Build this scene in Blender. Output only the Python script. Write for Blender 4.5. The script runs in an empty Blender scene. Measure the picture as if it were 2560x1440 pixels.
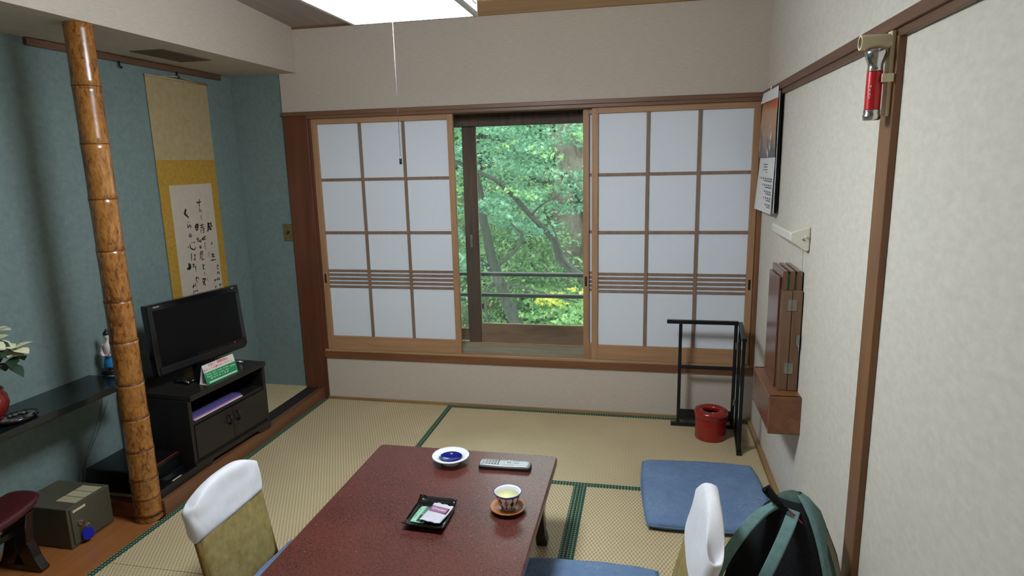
import bpy, bmesh, math, random
from mathutils import Matrix, Vector, noise

random.seed(7)
scene = bpy.context.scene
C = scene.collection
R = math.radians

# ------------------------------------------------------------------ camera, sky, exposure
W = 2.689            # inner width of the room; x = 0 at the alcove sill, y = 0 at the window wall
Y_BACK = -4.5        # wall behind the photographer
YAW, PITCH, ROLL = -0.2094, 0.1950, -0.0235
fwd = Vector((math.sin(YAW)*math.cos(PITCH), math.cos(YAW)*math.cos(PITCH), -math.sin(PITCH)))
rgt = Vector((math.cos(YAW), -math.sin(YAW), 0)); upv = rgt.cross(fwd)
r2 = math.cos(ROLL)*rgt + math.sin(ROLL)*upv
u2 = -math.sin(ROLL)*rgt + math.cos(ROLL)*upv
cam_data = bpy.data.cameras.new('camera')
cam_data.sensor_width = 36.0
cam_data.lens = 36.0*1590.33/2560.0
cam_data.clip_start = 0.02
cam = bpy.data.objects.new('camera', cam_data); C.objects.link(cam)
mw = Matrix((r2, u2, -fwd)).transposed().to_4x4(); mw.translation = (2.0754, -3.667, 1.5061)
cam.matrix_world = mw
scene.camera = cam

LAMP_STRENGTH = 61.0
SKY_STRENGTH = 7.0
world = bpy.data.worlds.new('overcast_sky'); scene.world = world; world.use_nodes = True
bg = world.node_tree.nodes['Background']
bg.inputs['Color'].default_value = (0.86, 0.94, 1.0, 1); bg.inputs['Strength'].default_value = SKY_STRENGTH
scene.view_settings.view_transform = 'Standard'; scene.view_settings.look = 'None'
scene.view_settings.exposure = 0.0; scene.view_settings.gamma = 1.0
scene.view_settings.use_curve_mapping = False

# ------------------------------------------------------------------ helpers: materials
def lin(c):
    return tuple((v/255/12.92 if v/255 <= .04045 else ((v/255+.055)/1.055)**2.4) for v in c)
def rgba(c): return (*lin(c), 1)

def base_mat(name):
    m = bpy.data.materials.new(name); m.use_nodes = True
    nt = m.node_tree
    return m, nt, nt.nodes['Principled BSDF']
def nd(nt, typ, **kw):
    n = nt.nodes.new(typ)
    for k, v in kw.items(): setattr(n, k, v)
    return n
def coords(nt, scale=(1, 1, 1), rot=(0, 0, 0), loc=(0, 0, 0)):
    tc = nd(nt, 'ShaderNodeTexCoord'); mp = nd(nt, 'ShaderNodeMapping')
    mp.inputs['Scale'].default_value = scale; mp.inputs['Rotation'].default_value = rot; mp.inputs['Location'].default_value = loc
    nt.links.new(tc.outputs['Object'], mp.inputs['Vector'])
    return mp.outputs['Vector']
def noise_fac(nt, vec, scale, detail=3, rough=.55, dist=0):
    n = nd(nt, 'ShaderNodeTexNoise'); n.inputs['Scale'].default_value = scale
    n.inputs['Detail'].default_value = detail; n.inputs['Roughness'].default_value = rough; n.inputs['Distortion'].default_value = dist
    nt.links.new(vec, n.inputs['Vector']); return n.outputs['Fac']
def ramp(nt, fac, stops):
    r = nd(nt, 'ShaderNodeValToRGB'); e = r.color_ramp.elements
    while len(e) < len(stops): e.new(0.5)
    for el, (p, c) in zip(e, stops): el.position = p; el.color = c if len(c) == 4 else (*c, 1)
    nt.links.new(fac, r.inputs['Fac']); return r.outputs['Color']
def bump(nt, bs, height, strength=.3, dist=.002):
    b = nd(nt, 'ShaderNodeBump'); b.inputs['Strength'].default_value = strength; b.inputs['Distance'].default_value = dist
    nt.links.new(height, b.inputs['Height']); nt.links.new(b.outputs['Normal'], bs.inputs['Normal'])
def mathn(nt, op, a, b=None, clamp=False):
    n = nd(nt, 'ShaderNodeMath', operation=op, use_clamp=clamp)
    for i, v in enumerate((a, b)):
        if v is None: continue
        if isinstance(v, (int, float)): n.inputs[i].default_value = v
        else: nt.links.new(v, n.inputs[i])
    return n.outputs[0]

def plain(name, col, rough=.5, metal=0, coat=0, spec=.5, emit=0, emit_col=None, var=0.0, vscale=30, trans=0):
    m, nt, b = base_mat(name)
    b.inputs['Roughness'].default_value = rough; b.inputs['Metallic'].default_value = metal
    b.inputs['Coat Weight'].default_value = coat; b.inputs['Specular IOR Level'].default_value = spec
    c = lin(col)
    if var:
        f = noise_fac(nt, coords(nt), vscale, 3)
        nt.links.new(ramp(nt, f, [(.3, tuple(v*(1-var) for v in c)), (.7, tuple(min(1, v*(1+var)) for v in c))]), b.inputs['Base Color'])
    else: b.inputs['Base Color'].default_value = (*c, 1)
    if emit:
        b.inputs['Emission Color'].default_value = (*(lin(emit_col) if emit_col else c), 1); b.inputs['Emission Strength'].default_value = emit
    if trans: b.inputs['Transmission Weight'].default_value = trans
    return m

def wood(name, c1, c2, axis='x', scale=14, rough=.45, coat=0, stretch=14, bumpy=.12):
    m, nt, b = base_mat(name)
    s = [scale, scale, scale]; s['xyz'.index(axis)] = scale/stretch
    v = coords(nt, tuple(s))
    f = noise_fac(nt, v, 1.6, 5, .62, .6)
    f2 = noise_fac(nt, coords(nt, (1.3, 1.3, 1.3)), 1.4, 2)
    mix = mathn(nt, 'ADD', mathn(nt, 'MULTIPLY', f, .8), mathn(nt, 'MULTIPLY', f2, .2))
    nt.links.new(ramp(nt, mix, [(.34, lin(c1)), (.66, lin(c2))]), b.inputs['Base Color'])
    b.inputs['Roughness'].default_value = rough; b.inputs['Coat Weight'].default_value = coat; b.inputs['Coat Roughness'].default_value = .2
    bump(nt, b, f, bumpy, .002)
    return m

def cloth(name, c1, c2, scale=60, rough=.85, bscale=700, bstr=.25, stretch=(1, 1, 1)):
    m, nt, b = base_mat(name)
    f = noise_fac(nt, coords(nt, stretch), scale, 4, .6)
    nt.links.new(ramp(nt, f, [(.3, lin(c1)), (.7, lin(c2))]), b.inputs['Base Color'])
    b.inputs['Roughness'].default_value = rough; b.inputs['Specular IOR Level'].default_value = .25
    f2 = noise_fac(nt, coords(nt, stretch), bscale, 2)
    bump(nt, b, f2, bstr, .001)
    return m

MAT = {}
# wallpapers and plaster
MAT['wall_paper'] = cloth('woven_beige_wallpaper', (190, 178, 164), (202, 190, 176), 26, .8, 60, .15, (1, 1, 7))
MAT['wall_right'] = cloth('mottled_cream_wallpaper', (204, 198, 185), (215, 209, 198), 30, .8, 40, .12, (1, 1.0, 1.9))
MAT['wall_blue'] = cloth('blue_green_sand_plaster', (111, 128, 127), (123, 140, 138), 40, .9, 380, .35)
MAT['wood_brown'] = wood('brown_trim_wood_vertical', (106, 70, 42), (136, 94, 58), 'z')
MAT['wood_brown_x'] = wood('brown_trim_wood_along_x', (104, 72, 52), (130, 94, 70), 'x')
MAT['wood_brown_y'] = wood('brown_trim_wood_along_y', (88, 62, 46), (112, 80, 60), 'y')
MAT['wood_dark_post'] = wood('red_brown_post_wood', (82, 46, 32), (112, 64, 44), 'z', 10)
MAT['wood_shoji'] = wood('pale_shoji_wood_vertical', (158, 118, 84), (178, 138, 102), 'z', 20, .55)
MAT['wood_shoji_x'] = wood('pale_shoji_wood_along_x', (158, 118, 84), (178, 138, 102), 'x', 20, .55)
MAT['wood_muntin'] = wood('shoji_muntin_wood', (122, 98, 80), (144, 118, 98), 'z', 20, .6)
MAT['wood_sill'] = wood('brown_window_sill_wood', (104, 64, 38), (130, 84, 52), 'x', 12, .4, .2)
MAT['wood_track'] = wood('pale_track_wood', (150, 120, 86), (176, 146, 108), 'x', 20, .55)
MAT['wood_grey'] = wood('weathered_grey_sill_board', (128, 118, 98), (168, 160, 140), 'x', 7, .75, 0, 8)
MAT['wood_sash'] = wood('dark_weathered_sash_wood', (66, 52, 44), (98, 78, 64), 'z', 14, .7)
MAT['wood_rail'] = wood('stained_sash_bottom_rail_wood', (104, 84, 64), (140, 116, 92), 'x', 9, .75, 0, 5)
MAT['wood_floor'] = wood('orange_floor_board_wood', (140, 86, 44), (166, 106, 58), 'y', 9, .35, .3)
MAT['wood_base'] = wood('baseboard_wood_along_y', (138, 106, 66), (166, 132, 88), 'y', 16)
MAT['wood_base_x'] = wood('baseboard_wood_along_x', (128, 98, 62), (158, 126, 86), 'x', 16)
MAT['wood_ceiling'] = wood('grey_brown_ceiling_board', (146, 134, 128), (164, 150, 142), 'y', 10, .7)
MAT['wood_crown'] = wood('pale_crown_trim_wood', (176, 140, 96), (196, 160, 116), 'x', 14, .6)
MAT['kamachi'] = wood('alcove_sill_wood', (100, 62, 38), (124, 80, 52), 'y', 12, .35, .2)
MAT['black_edge'] = plain('black_cloth_edging', (26, 26, 24), .8, var=.2)
MAT['alcove_mat'] = cloth('plain_rush_alcove_matting', (186, 168, 128), (202, 184, 146), 60, .8, 220, .3)
MAT['white_paint'] = plain('off_white_lamp_frame', (226, 226, 224), .5, var=.02)
MAT['chrome'] = plain('polished_chrome', (206, 208, 208), .16, 1, var=.03)
MAT['steel'] = plain('dull_steel', (150, 148, 140), .4, .9, var=.08)
MAT['black_gloss'] = plain('gloss_black_plastic', (12, 12, 14), .16, 0, .4, var=.15)
MAT['black_satin'] = plain('satin_black_lacquer', (18, 19, 21), .32, var=.2, vscale=60)
MAT['black_plastic'] = plain('matte_black_plastic', (20, 20, 22), .5, var=.2)
MAT['screen'] = plain('dark_glass_screen', (7, 8, 10), .35, 0, 0, .25, var=.1)
MAT['wood_black'] = wood('black_brown_stained_wood', (22, 19, 18), (36, 31, 29), 'y', 18, .42, .1)
MAT['wood_black_z'] = wood('black_brown_stained_wood_vertical', (20, 18, 17), (32, 28, 26), 'z', 18, .45, .05)
MAT['shelf_black'] = plain('black_lacquered_shelf', (24, 27, 28), .22, 0, .3, var=.15, vscale=8)
MAT['red_lacquer'] = plain('red_lacquer', (142, 24, 18), .25, 0, .5, var=.12, vscale=50)
MAT['red_line'] = plain('red_lacquer_line', (150, 20, 40), .4, var=.05)
MAT['white_china'] = plain('white_glazed_china', (236, 238, 240), .12, 0, .5, var=.01)
MAT['blue_china'] = plain('cobalt_blue_glaze', (14, 26, 112), .1, 0, .6, var=.15, vscale=60)
MAT['rim_blue'] = plain('blue_rim_glaze', (40, 62, 150), .15, 0, .5, var=.15, vscale=80)
MAT['stripe_brown'] = plain('dark_brown_brush_stripe', (52, 34, 40), .2, 0, .4, var=.2, vscale=120)
MAT['saucer'] = wood('turned_saucer_wood', (140, 74, 26), (172, 100, 44), 'x', 40, .35, .3, 6)
MAT['tea'] = plain('pale_green_tea', (222, 222, 158), .08, 0, .3, var=.03)
MAT['silver_plastic'] = plain('silver_plastic', (168, 170, 172), .32, .35, var=.05)
MAT['grey_button'] = plain('grey_rubber_button', (96, 98, 104), .6, var=.05)
MAT['pale_button'] = plain('pale_grey_button', (206, 208, 208), .5, var=.03)
MAT['cloth_white'] = cloth('white_cotton_cover', (222, 222, 228), (234, 234, 238), 12, .9, 900, .25)
MAT['gold_fabric'] = cloth('olive_gold_brocade', (140, 122, 72), (168, 150, 98), 34, .8, 500, .35)
MAT['gold_side'] = cloth('olive_gold_side_fabric', (112, 88, 44), (138, 112, 62), 50, .8, 500, .3)
MAT['paper_white'] = plain('white_paper', (226, 226, 224), .8, var=.02)
MAT['paper_cream'] = plain('cream_paper', (206, 196, 172), .85, var=.04)
MAT['ink'] = plain('black_ink', (30, 28, 28), .9, var=.3, vscale=200)
MAT['brass_old'] = plain('aged_brass_plate', (122, 114, 74), .45, .5, var=.15, vscale=90)
MAT['safe_paint'] = plain('olive_grey_metal_paint', (84, 80, 64), .5, .1, var=.06)
MAT['paper_aged'] = plain('yellowed_label_paper', (176, 166, 136), .85, var=.05)
MAT['blue_tag'] = plain('blue_plastic_key_tag', (10, 34, 176), .35, var=.05)
MAT['maroon'] = cloth('maroon_leatherette', (64, 24, 26), (82, 34, 34), 80, .35, 900, .3)
MAT['dark_lacquer'] = plain('dark_brown_lacquer_legs', (26, 16, 14), .25, 0, .3, var=.2)
MAT['cream_plastic'] = plain('aged_cream_plastic', (216, 204, 170), .4, var=.03)
MAT['red_metal'] = plain('ribbed_red_enamel', (190, 24, 26), .28, .1, .3, var=.05)
MAT['lamp_cover'] = plain('milky_ivory_lamp_cover', (214, 210, 194), .3, 0, .2, var=.03)
MAT['teal_strap'] = cloth('grey_teal_pack_fabric', (96, 126, 124), (112, 142, 140), 60, .85, 900, .3)
MAT['pack_green'] = cloth('dark_green_pack_fabric', (58, 78, 72), (72, 92, 84), 60, .85, 900, .3)
MAT['pack_black'] = cloth('black_pack_mesh', (14, 17, 20), (26, 29, 32), 120, .85, 900, .5)
MAT['pack_beige'] = cloth('beige_pack_webbing', (128, 120, 104), (146, 138, 120), 120, .8, 900, .3)
MAT['pink_cord'] = plain('pink_zip_cord', (196, 40, 90), .6, var=.05)
MAT['box_brown'] = wood('varnished_red_brown_box_wood', (84, 52, 40), (112, 72, 54), 'z', 14, .25, .4)
MAT['box_edge'] = wood('worn_brown_box_edge_wood', (98, 72, 52), (124, 94, 70), 'z', 14, .45)
MAT['shelf_brown'] = wood('varnished_wall_shelf_wood', (104, 66, 40), (134, 88, 56), 'y', 12, .35, .2)
MAT['green_felt'] = plain('green_felt', (34, 108, 54), .9, var=.1)
MAT['sage_packet'] = plain('mint_green_packet_film', (150, 206, 176), .35, var=.04)
MAT['clear_packet'] = plain('silvery_packet_film', (206, 202, 212), .3, .1, var=.06, vscale=60)
MAT['plum_print'] = plain('plum_printed_label', (150, 96, 136), .45, var=.05)
MAT['dark_print'] = plain('dark_green_print', (34, 54, 46), .6, var=.1)
MAT['sign_white'] = plain('white_card', (222, 214, 208), .6, var=.02)
MAT['sign_green'] = plain('green_print', (20, 142, 84), .5, var=.03)
MAT['sign_red'] = plain('red_print', (206, 40, 56), .5, var=.03)
MAT['led_red'] = plain('red_standby_light', (255, 20, 40), .4, emit=1.5, emit_col=(255, 20, 40))
MAT['mag_purple'] = plain('violet_magazine_paper', (96, 90, 150), .35, var=.08)
MAT['mag_pink'] = plain('pink_magazine_paper', (214, 130, 176), .4, var=.08)
MAT['doll_white'] = plain('white_painted_doll_clay', (222, 206, 202), .5, var=.02)
MAT['doll_blue'] = plain('blue_painted_doll_skirt', (30, 120, 178), .5, var=.08)
MAT['doll_black'] = plain('black_painted_doll_hair', (24, 22, 26), .5, var=.1)
MAT['pot_red'] = plain('oxblood_glazed_pot', (120, 30, 26), .25, 0, .4, var=.15, vscale=14)
MAT['petal'] = plain('cream_flower_bract', (222, 222, 186), .7, var=.05)
MAT['leaf_dark'] = plain('dark_green_leaf', (40, 66, 44), .6, var=.15)
MAT['pebble'] = plain('grey_pebble', (84, 82, 78), .5, var=.2, vscale=60)
MAT['pipe_green'] = plain('dark_green_painted_pipe', (34, 44, 38), .5, var=.12, vscale=20)
MAT['wire'] = plain('pale_cable_sheath', (120, 124, 124), .6, var=.05)
MAT['vent_brown'] = plain('brown_vent_grille', (88, 70, 52), .6, var=.1)

def tatami_mat(name, long_axis):
    m, nt, b = base_mat(name)
    rot = (0, 0, 0) if long_axis == 'y' else (0, 0, R(90))
    sp = nd(nt, 'ShaderNodeSeparateXYZ'); nt.links.new(coords(nt, rot=rot), sp.inputs[0])
    wv = mathn(nt, 'MULTIPLY', mathn(nt, 'COSINE', mathn(nt, 'MULTIPLY', sp.outputs['X'], 2*math.pi/.0152)), mathn(nt, 'COSINE', mathn(nt, 'MULTIPLY', sp.outputs['Y'], math.pi/.0150)))
    weave = ramp(nt, mathn(nt, 'ADD', mathn(nt, 'MULTIPLY', wv, .5), .5), [(.10, lin((160, 138, 100))), (.48, lin((196, 178, 142))), (.85, lin((208, 191, 156)))])
    f = noise_fac(nt, coords(nt), 3, 2)
    mx = nd(nt, 'ShaderNodeMix', data_type='RGBA', blend_type='MULTIPLY'); mx.inputs['Factor'].default_value = 1
    nt.links.new(weave, mx.inputs['A'])
    nt.links.new(ramp(nt, f, [(.3, (.9, .9, .88)), (.7, (1, 1, 1))]), mx.inputs['B'])
    nt.links.new(mx.outputs['Result'], b.inputs['Base Color'])
    b.inputs['Roughness'].default_value = .55; b.inputs['Specular IOR Level'].default_value = .35
    bump(nt, b, wv, .5, .0012)
    return m
MAT['tatami_y'] = tatami_mat('woven_rush_long_y', 'y'); MAT['tatami_x'] = tatami_mat('woven_rush_long_x', 'x')

def heri_mat():
    m, nt, b = base_mat('green_mat_border_with_pale_diamonds')
    v = coords(nt)
    sp = nd(nt, 'ShaderNodeSeparateXYZ'); nt.links.new(v, sp.inputs[0])
    k = 2*math.pi/.0145
    a = mathn(nt, 'COSINE', mathn(nt, 'MULTIPLY', sp.outputs['X'], k/2)); c = mathn(nt, 'COSINE', mathn(nt, 'MULTIPLY', sp.outputs['Y'], k/2))
    d = mathn(nt, 'ABSOLUTE', mathn(nt, 'MULTIPLY', a, c))
    f = noise_fac(nt, v, 160, 2)
    g = mathn(nt, 'ADD', d, mathn(nt, 'MULTIPLY', f, .25))
    nt.links.new(ramp(nt, g, [(.74, lin((20, 64, 48))), (.94, lin((150, 166, 134)))]), b.inputs['Base Color'])
    b.inputs['Roughness'].default_value = .75
    return m
MAT['heri'] = heri_mat()

def table_mat():
    m, nt, b = base_mat('mottled_red_brown_lacquer')
    v = coords(nt)
    f = noise_fac(nt, v, 160, 3, .62); f2 = noise_fac(nt, v, 3.2, 3)
    g = mathn(nt, 'ADD', f, mathn(nt, 'MULTIPLY', mathn(nt, 'SUBTRACT', f2, .5), .22))
    col = ramp(nt, g, [(.385, lin((28, 14, 13))), (.43, lin((80, 39, 33))), (.62, lin((108, 53, 44)))])
    vo = nd(nt, 'ShaderNodeTexVoronoi'); vo.inputs['Scale'].default_value = 38; nt.links.new(v, vo.inputs['Vector'])
    speck = ramp(nt, vo.outputs['Distance'], [(.04, (1, 1, 1)), (.06, (0, 0, 0))])
    mx = nd(nt, 'ShaderNodeMix', data_type='RGBA'); nt.links.new(speck, mx.inputs['Factor'])
    nt.links.new(col, mx.inputs['A']); mx.inputs['B'].default_value = rgba((214, 190, 150))
    nt.links.new(mx.outputs['Result'], b.inputs['Base Color'])
    b.inputs['Roughness'].default_value = .34; b.inputs['Coat Weight'].default_value = .25; b.inputs['Coat Roughness'].default_value = .3
    return m
MAT['table'] = table_mat()

def bamboo_mat():
    m, nt, b = base_mat('mottled_amber_bamboo')
    f = noise_fac(nt, coords(nt, (62, 62, 24)), 1, 6, .72, .9); f2 = noise_fac(nt, coords(nt, (9, 9, 2.2)), 1, 2)
    g = mathn(nt, 'ADD', f, mathn(nt, 'MULTIPLY', mathn(nt, 'SUBTRACT', f2, .5), .5))
    nt.links.new(ramp(nt, g, [(.37, lin((88, 48, 17))), (.45, lin((128, 78, 30))), (.55, lin((156, 102, 44))), (.68, lin((170, 118, 58)))]), b.inputs['Base Color'])
    b.inputs['Roughness'].default_value = .26; b.inputs['Coat Weight'].default_value = .5; b.inputs['Coat Roughness'].default_value = .15
    bump(nt, b, f, .15, .002)
    return m
MAT['bamboo'] = bamboo_mat()
MAT['bamboo_node'] = plain('dark_bamboo_node_ring', (92, 52, 20), .4, var=.2, vscale=40)

def zabuton_mat():
    m, nt, b = base_mat('blue_cushion_with_wave_embroidery')
    v = coords(nt)
    f = noise_fac(nt, v, 26, 3, .55, 1.6)
    lines = mathn(nt, 'ABSOLUTE', mathn(nt, 'SUBTRACT', mathn(nt, 'FRACT', mathn(nt, 'MULTIPLY', f, 9)), .5))
    vo = noise_fac(nt, v, 4.5, 2)
    mask = ramp(nt, vo, [(.48, (0, 0, 0)), (.6, (1, 1, 1))])
    base = ramp(nt, noise_fac(nt, v, 30, 3), [(.3, lin((98, 122, 156))), (.7, lin((110, 134, 168)))])
    ln = ramp(nt, lines, [(.05, lin((134, 157, 184))), (.18, lin((104, 128, 162)))])
    mx = nd(nt, 'ShaderNodeMix', data_type='RGBA'); nt.links.new(mask, mx.inputs['Factor'])
    nt.links.new(base, mx.inputs['A']); nt.links.new(ln, mx.inputs['B'])
    nt.links.new(mx.outputs['Result'], b.inputs['Base Color'])
    b.inputs['Roughness'].default_value = .8; b.inputs['Specular IOR Level'].default_value = .2
    bump(nt, b, noise_fac(nt, v, 900, 2), .2, .001)
    return m
MAT['zabuton'] = zabuton_mat()

def shoji_paper():
    m, nt, b = base_mat('white_shoji_paper')
    f = noise_fac(nt, coords(nt), 240, 3)
    nt.links.new(ramp(nt, f, [(.3, lin((226, 232, 240))), (.7, lin((232, 237, 244)))]), b.inputs['Base Color'])
    b.inputs['Roughness'].default_value = .9; b.inputs['Specular IOR Level'].default_value = .1
    tr = nd(nt, 'ShaderNodeBsdfTranslucent'); tr.inputs['Color'].default_value = (.8, .86, .95, 1)
    ms = nd(nt, 'ShaderNodeMixShader'); ms.inputs['Fac'].default_value = .08
    out = nt.nodes['Material Output']
    nt.links.new(b.outputs[0], ms.inputs[1]); nt.links.new(tr.outputs[0], ms.inputs[2]); nt.links.new(ms.outputs[0], out.inputs['Surface'])
    return m
MAT['shoji_paper'] = shoji_paper()

def glass_mat():
    m, nt, b = base_mat('old_window_glass')
    nt.nodes.remove(b)
    t = nd(nt, 'ShaderNodeBsdfTransparent'); t.inputs['Color'].default_value = (.94, .97, .95, 1)
    g = nd(nt, 'ShaderNodeBsdfGlossy'); g.inputs['Roughness'].default_value = .04
    fr = nd(nt, 'ShaderNodeFresnel'); fr.inputs['IOR'].default_value = 1.45
    ms = nd(nt, 'ShaderNodeMixShader')
    # thin translucent dust film, added to lay a pale reflection-like haze over the view
    du = nd(nt, 'ShaderNodeBsdfTranslucent'); du.inputs['Color'].default_value = (.8, .9, .88, 1)
    dm = nd(nt, 'ShaderNodeMixShader'); nt.links.new(mathn(nt, 'MULTIPLY', noise_fac(nt, coords(nt), 3, 3), .014), dm.inputs[0])
    nt.links.new(t.outputs[0], dm.inputs[1]); nt.links.new(du.outputs[0], dm.inputs[2])
    nt.links.new(fr.outputs[0], ms.inputs[0]); nt.links.new(dm.outputs[0], ms.inputs[1]); nt.links.new(g.outputs[0], ms.inputs[2])
    nt.links.new(ms.outputs[0], nt.nodes['Material Output'].inputs['Surface'])
    return m
MAT['glass'] = glass_mat()

def leaf_mat(name, c1, c2, c3):
    m, nt, b = base_mat(name); nt.nodes.remove(b)
    g = nd(nt, 'ShaderNodeNewGeometry')
    col = ramp(nt, g.outputs['Random Per Island'], [(.0, lin(c1)), (.6, lin(c2)), (1., lin(c3))])
    d = nd(nt, 'ShaderNodeBsdfDiffuse'); t = nd(nt, 'ShaderNodeBsdfTranslucent'); ms = nd(nt, 'ShaderNodeMixShader'); ms.inputs[0].default_value = .4
    nt.links.new(col, d.inputs['Color']); nt.links.new(col, t.inputs['Color'])
    nt.links.new(d.outputs[0], ms.inputs[1]); nt.links.new(t.outputs[0], ms.inputs[2])
    nt.links.new(ms.outputs[0], nt.nodes['Material Output'].inputs['Surface'])
    return m
MAT['leaf_maple'] = leaf_mat('maple_leaves_blue_green', (78, 116, 92), (104, 146, 116), (134, 172, 140))
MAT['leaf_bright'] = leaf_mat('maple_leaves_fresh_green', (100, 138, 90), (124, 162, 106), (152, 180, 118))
MAT['leaf_far'] = leaf_mat('far_tree_leaves', (84, 118, 94), (112, 148, 116), (150, 180, 138))
MAT['leaf_shrub'] = leaf_mat('shrub_leaves', (78, 108, 78), (104, 136, 96), (146, 170, 122))
MAT['leaf_yellow'] = leaf_mat('yellowing_leaves', (150, 170, 84), (196, 196, 96), (216, 206, 120))
MAT['bark'] = wood('mossy_dark_bark', (28, 34, 27), (56, 62, 50), 'z', 24, .95, 0, 3, .6)
MAT['bark_grey'] = wood('grey_brown_bark', (62, 60, 50), (104, 98, 84), 'z', 16, .95, 0, 3, .6)
MAT['soil'] = cloth('leaf_litter_soil', (60, 70, 48), (92, 96, 68), 9, 1, 40, .6)

def lamp_glow(name, k):
    m, nt, b = base_mat(name)
    b.inputs['Base Color'].default_value = (.85, .88, .92, 1)
    b.inputs['Emission Color'].default_value = (.86, .94, 1.0, 1); b.inputs['Emission Strength'].default_value = LAMP_STRENGTH*k
    return m
MAT['lamp_glow'] = lamp_glow('lit_white_acrylic', 1.0)

def calendar_photo():
    m, nt, b = base_mat('autumn_photograph_print')
    v = coords(nt)
    f = noise_fac(nt, v, 11, 6, .7, .8)
    sp = nd(nt, 'ShaderNodeSeparateXYZ'); nt.links.new(v, sp.inputs[0])
    h = mathn(nt, 'DIVIDE', mathn(nt, 'SUBTRACT', sp.outputs['Z'], 1.50), .28)
    g = mathn(nt, 'ADD', mathn(nt, 'MULTIPLY', h, .62), mathn(nt, 'MULTIPLY', mathn(nt, 'SUBTRACT', f, .34), 1.15))
    nt.links.new(ramp(nt, g, [(.1, lin((38, 44, 54))), (.3, lin((70, 68, 70))), (.42, lin((160, 120, 78))), (.66, lin((190, 138, 86))), (.84, lin((200, 84, 60))), (.97, lin((150, 150, 70)))]), b.inputs['Base Color'])
    b.inputs['Roughness'].default_value = .3
    return m
MAT['calendar_photo'] = calendar_photo()
MAT['scroll_top'] = cloth('tan_scroll_silk', (164, 146, 108), (178, 160, 122), 30, .85, 500, .2)
MAT['scroll_gold'] = cloth('mustard_scroll_brocade', (164, 126, 46), (182, 144, 62), 50, .8, 500, .3)
MAT['scroll_paper'] = cloth('aged_calligraphy_paper', (186, 174, 158), (196, 184, 168), 20, .9, 300, .1)

# ------------------------------------------------------------------ helpers: geometry
def link(o): C.objects.link(o); return o
def wmat(o): return Matrix.LocRotScale(o.location, o.rotation_euler, o.scale)
def obj(name, bm, mat, parent=None, smooth=False, bevel=0, seg=2, label=None):
    me = bpy.data.meshes.new(name)
    bmesh.ops.recalc_face_normals(bm, faces=bm.faces[:]) if smooth != 'keep' else None
    bm.to_mesh(me); bm.free()
    if smooth:
        for p in me.polygons: p.use_smooth = True
    o = link(bpy.data.objects.new(name, me))
    for m in (mat if isinstance(mat, (list, tuple)) else [mat]): me.materials.append(MAT[m] if isinstance(m, str) else m)
    if bevel:
        md = o.modifiers.new('bevel', 'BEVEL'); md.width = bevel; md.segments = seg; md.limit_method = 'ANGLE'; md.angle_limit = R(40)
    if parent is not None:
        o.parent = parent
        pw = wmat(parent) if parent.parent is None else wmat(parent.parent) @ parent.matrix_parent_inverse @ wmat(parent)
        o.matrix_parent_inverse = pw.inverted()
    if label: o['label'] = label
    return o
def tag(o, label, cat, group=None):
    o['label'] = label; o['category'] = cat
    if group: o['group'] = group
    return o
def structure(o, label=None, cat=None):
    o['kind'] = 'structure'
    if label: o['label'] = label
    if cat: o['category'] = cat
    return o
def thing(name, loc, label, cat, group=None, rz=0):
    o = link(bpy.data.objects.new(name, None)); o.empty_display_size = .05
    o.location = loc; o.rotation_euler = (0, 0, rz)
    return tag(o, label, cat, group)
def box(bm, x0, x1, y0, y1, z0, z1, M=None):
    vs = [bm.verts.new((x, y, z)) for z in (z0, z1) for y in (y0, y1) for x in (x0, x1)]
    fs = [(0, 2, 3, 1), (4, 5, 7, 6), (0, 1, 5, 4), (2, 6, 7, 3), (0, 4, 6, 2), (1, 3, 7, 5)]
    for f in fs: bm.faces.new([vs[i] for i in f])
    if M is not None:
        for v in vs: v.co = M @ v.co
    return vs
def boxo(name, r, mat, parent=None, bevel=.002, M=None, label=None, seg=2):
    bm = bmesh.new(); box(bm, *r, M=M)
    return obj(name, bm, mat, parent, bevel=bevel, label=label, seg=seg)
def frame_axes(d):
    d = d.normalized(); a = Vector((0, 0, 1)) if abs(d.z) < .9 else Vector((1, 0, 0))
    s = d.cross(a).normalized(); return s, s.cross(d).normalized()
def tube(bm, pts, r, n=10, cap=True, M=None):
    pts = [Vector(p) for p in pts]; rs = r if isinstance(r, (list, tuple)) else [r]*len(pts)
    rings = []; s = None
    for i, p in enumerate(pts):
        d = (pts[min(i+1, len(pts)-1)]-pts[max(i-1, 0)])
        if s is None: s, t = frame_axes(d)
        else:
            d.normalize(); s = (s-d*s.dot(d)).normalized(); t = s.cross(d)
        t = d.normalized().cross(s)
        rings.append([bm.verts.new(p+rs[i]*(math.cos(2*math.pi*k/n)*s+math.sin(2*math.pi*k/n)*t)) for k in range(n)])
    for a, b in zip(rings, rings[1:]):
        for k in range(n): bm.faces.new((a[k], a[(k+1) % n], b[(k+1) % n], b[k]))
    if cap: bm.faces.new(rings[0]); bm.faces.new(rings[-1])
    if M is not None:
        for ring in rings:
            for v in ring: v.co = M @ v.co
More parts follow.
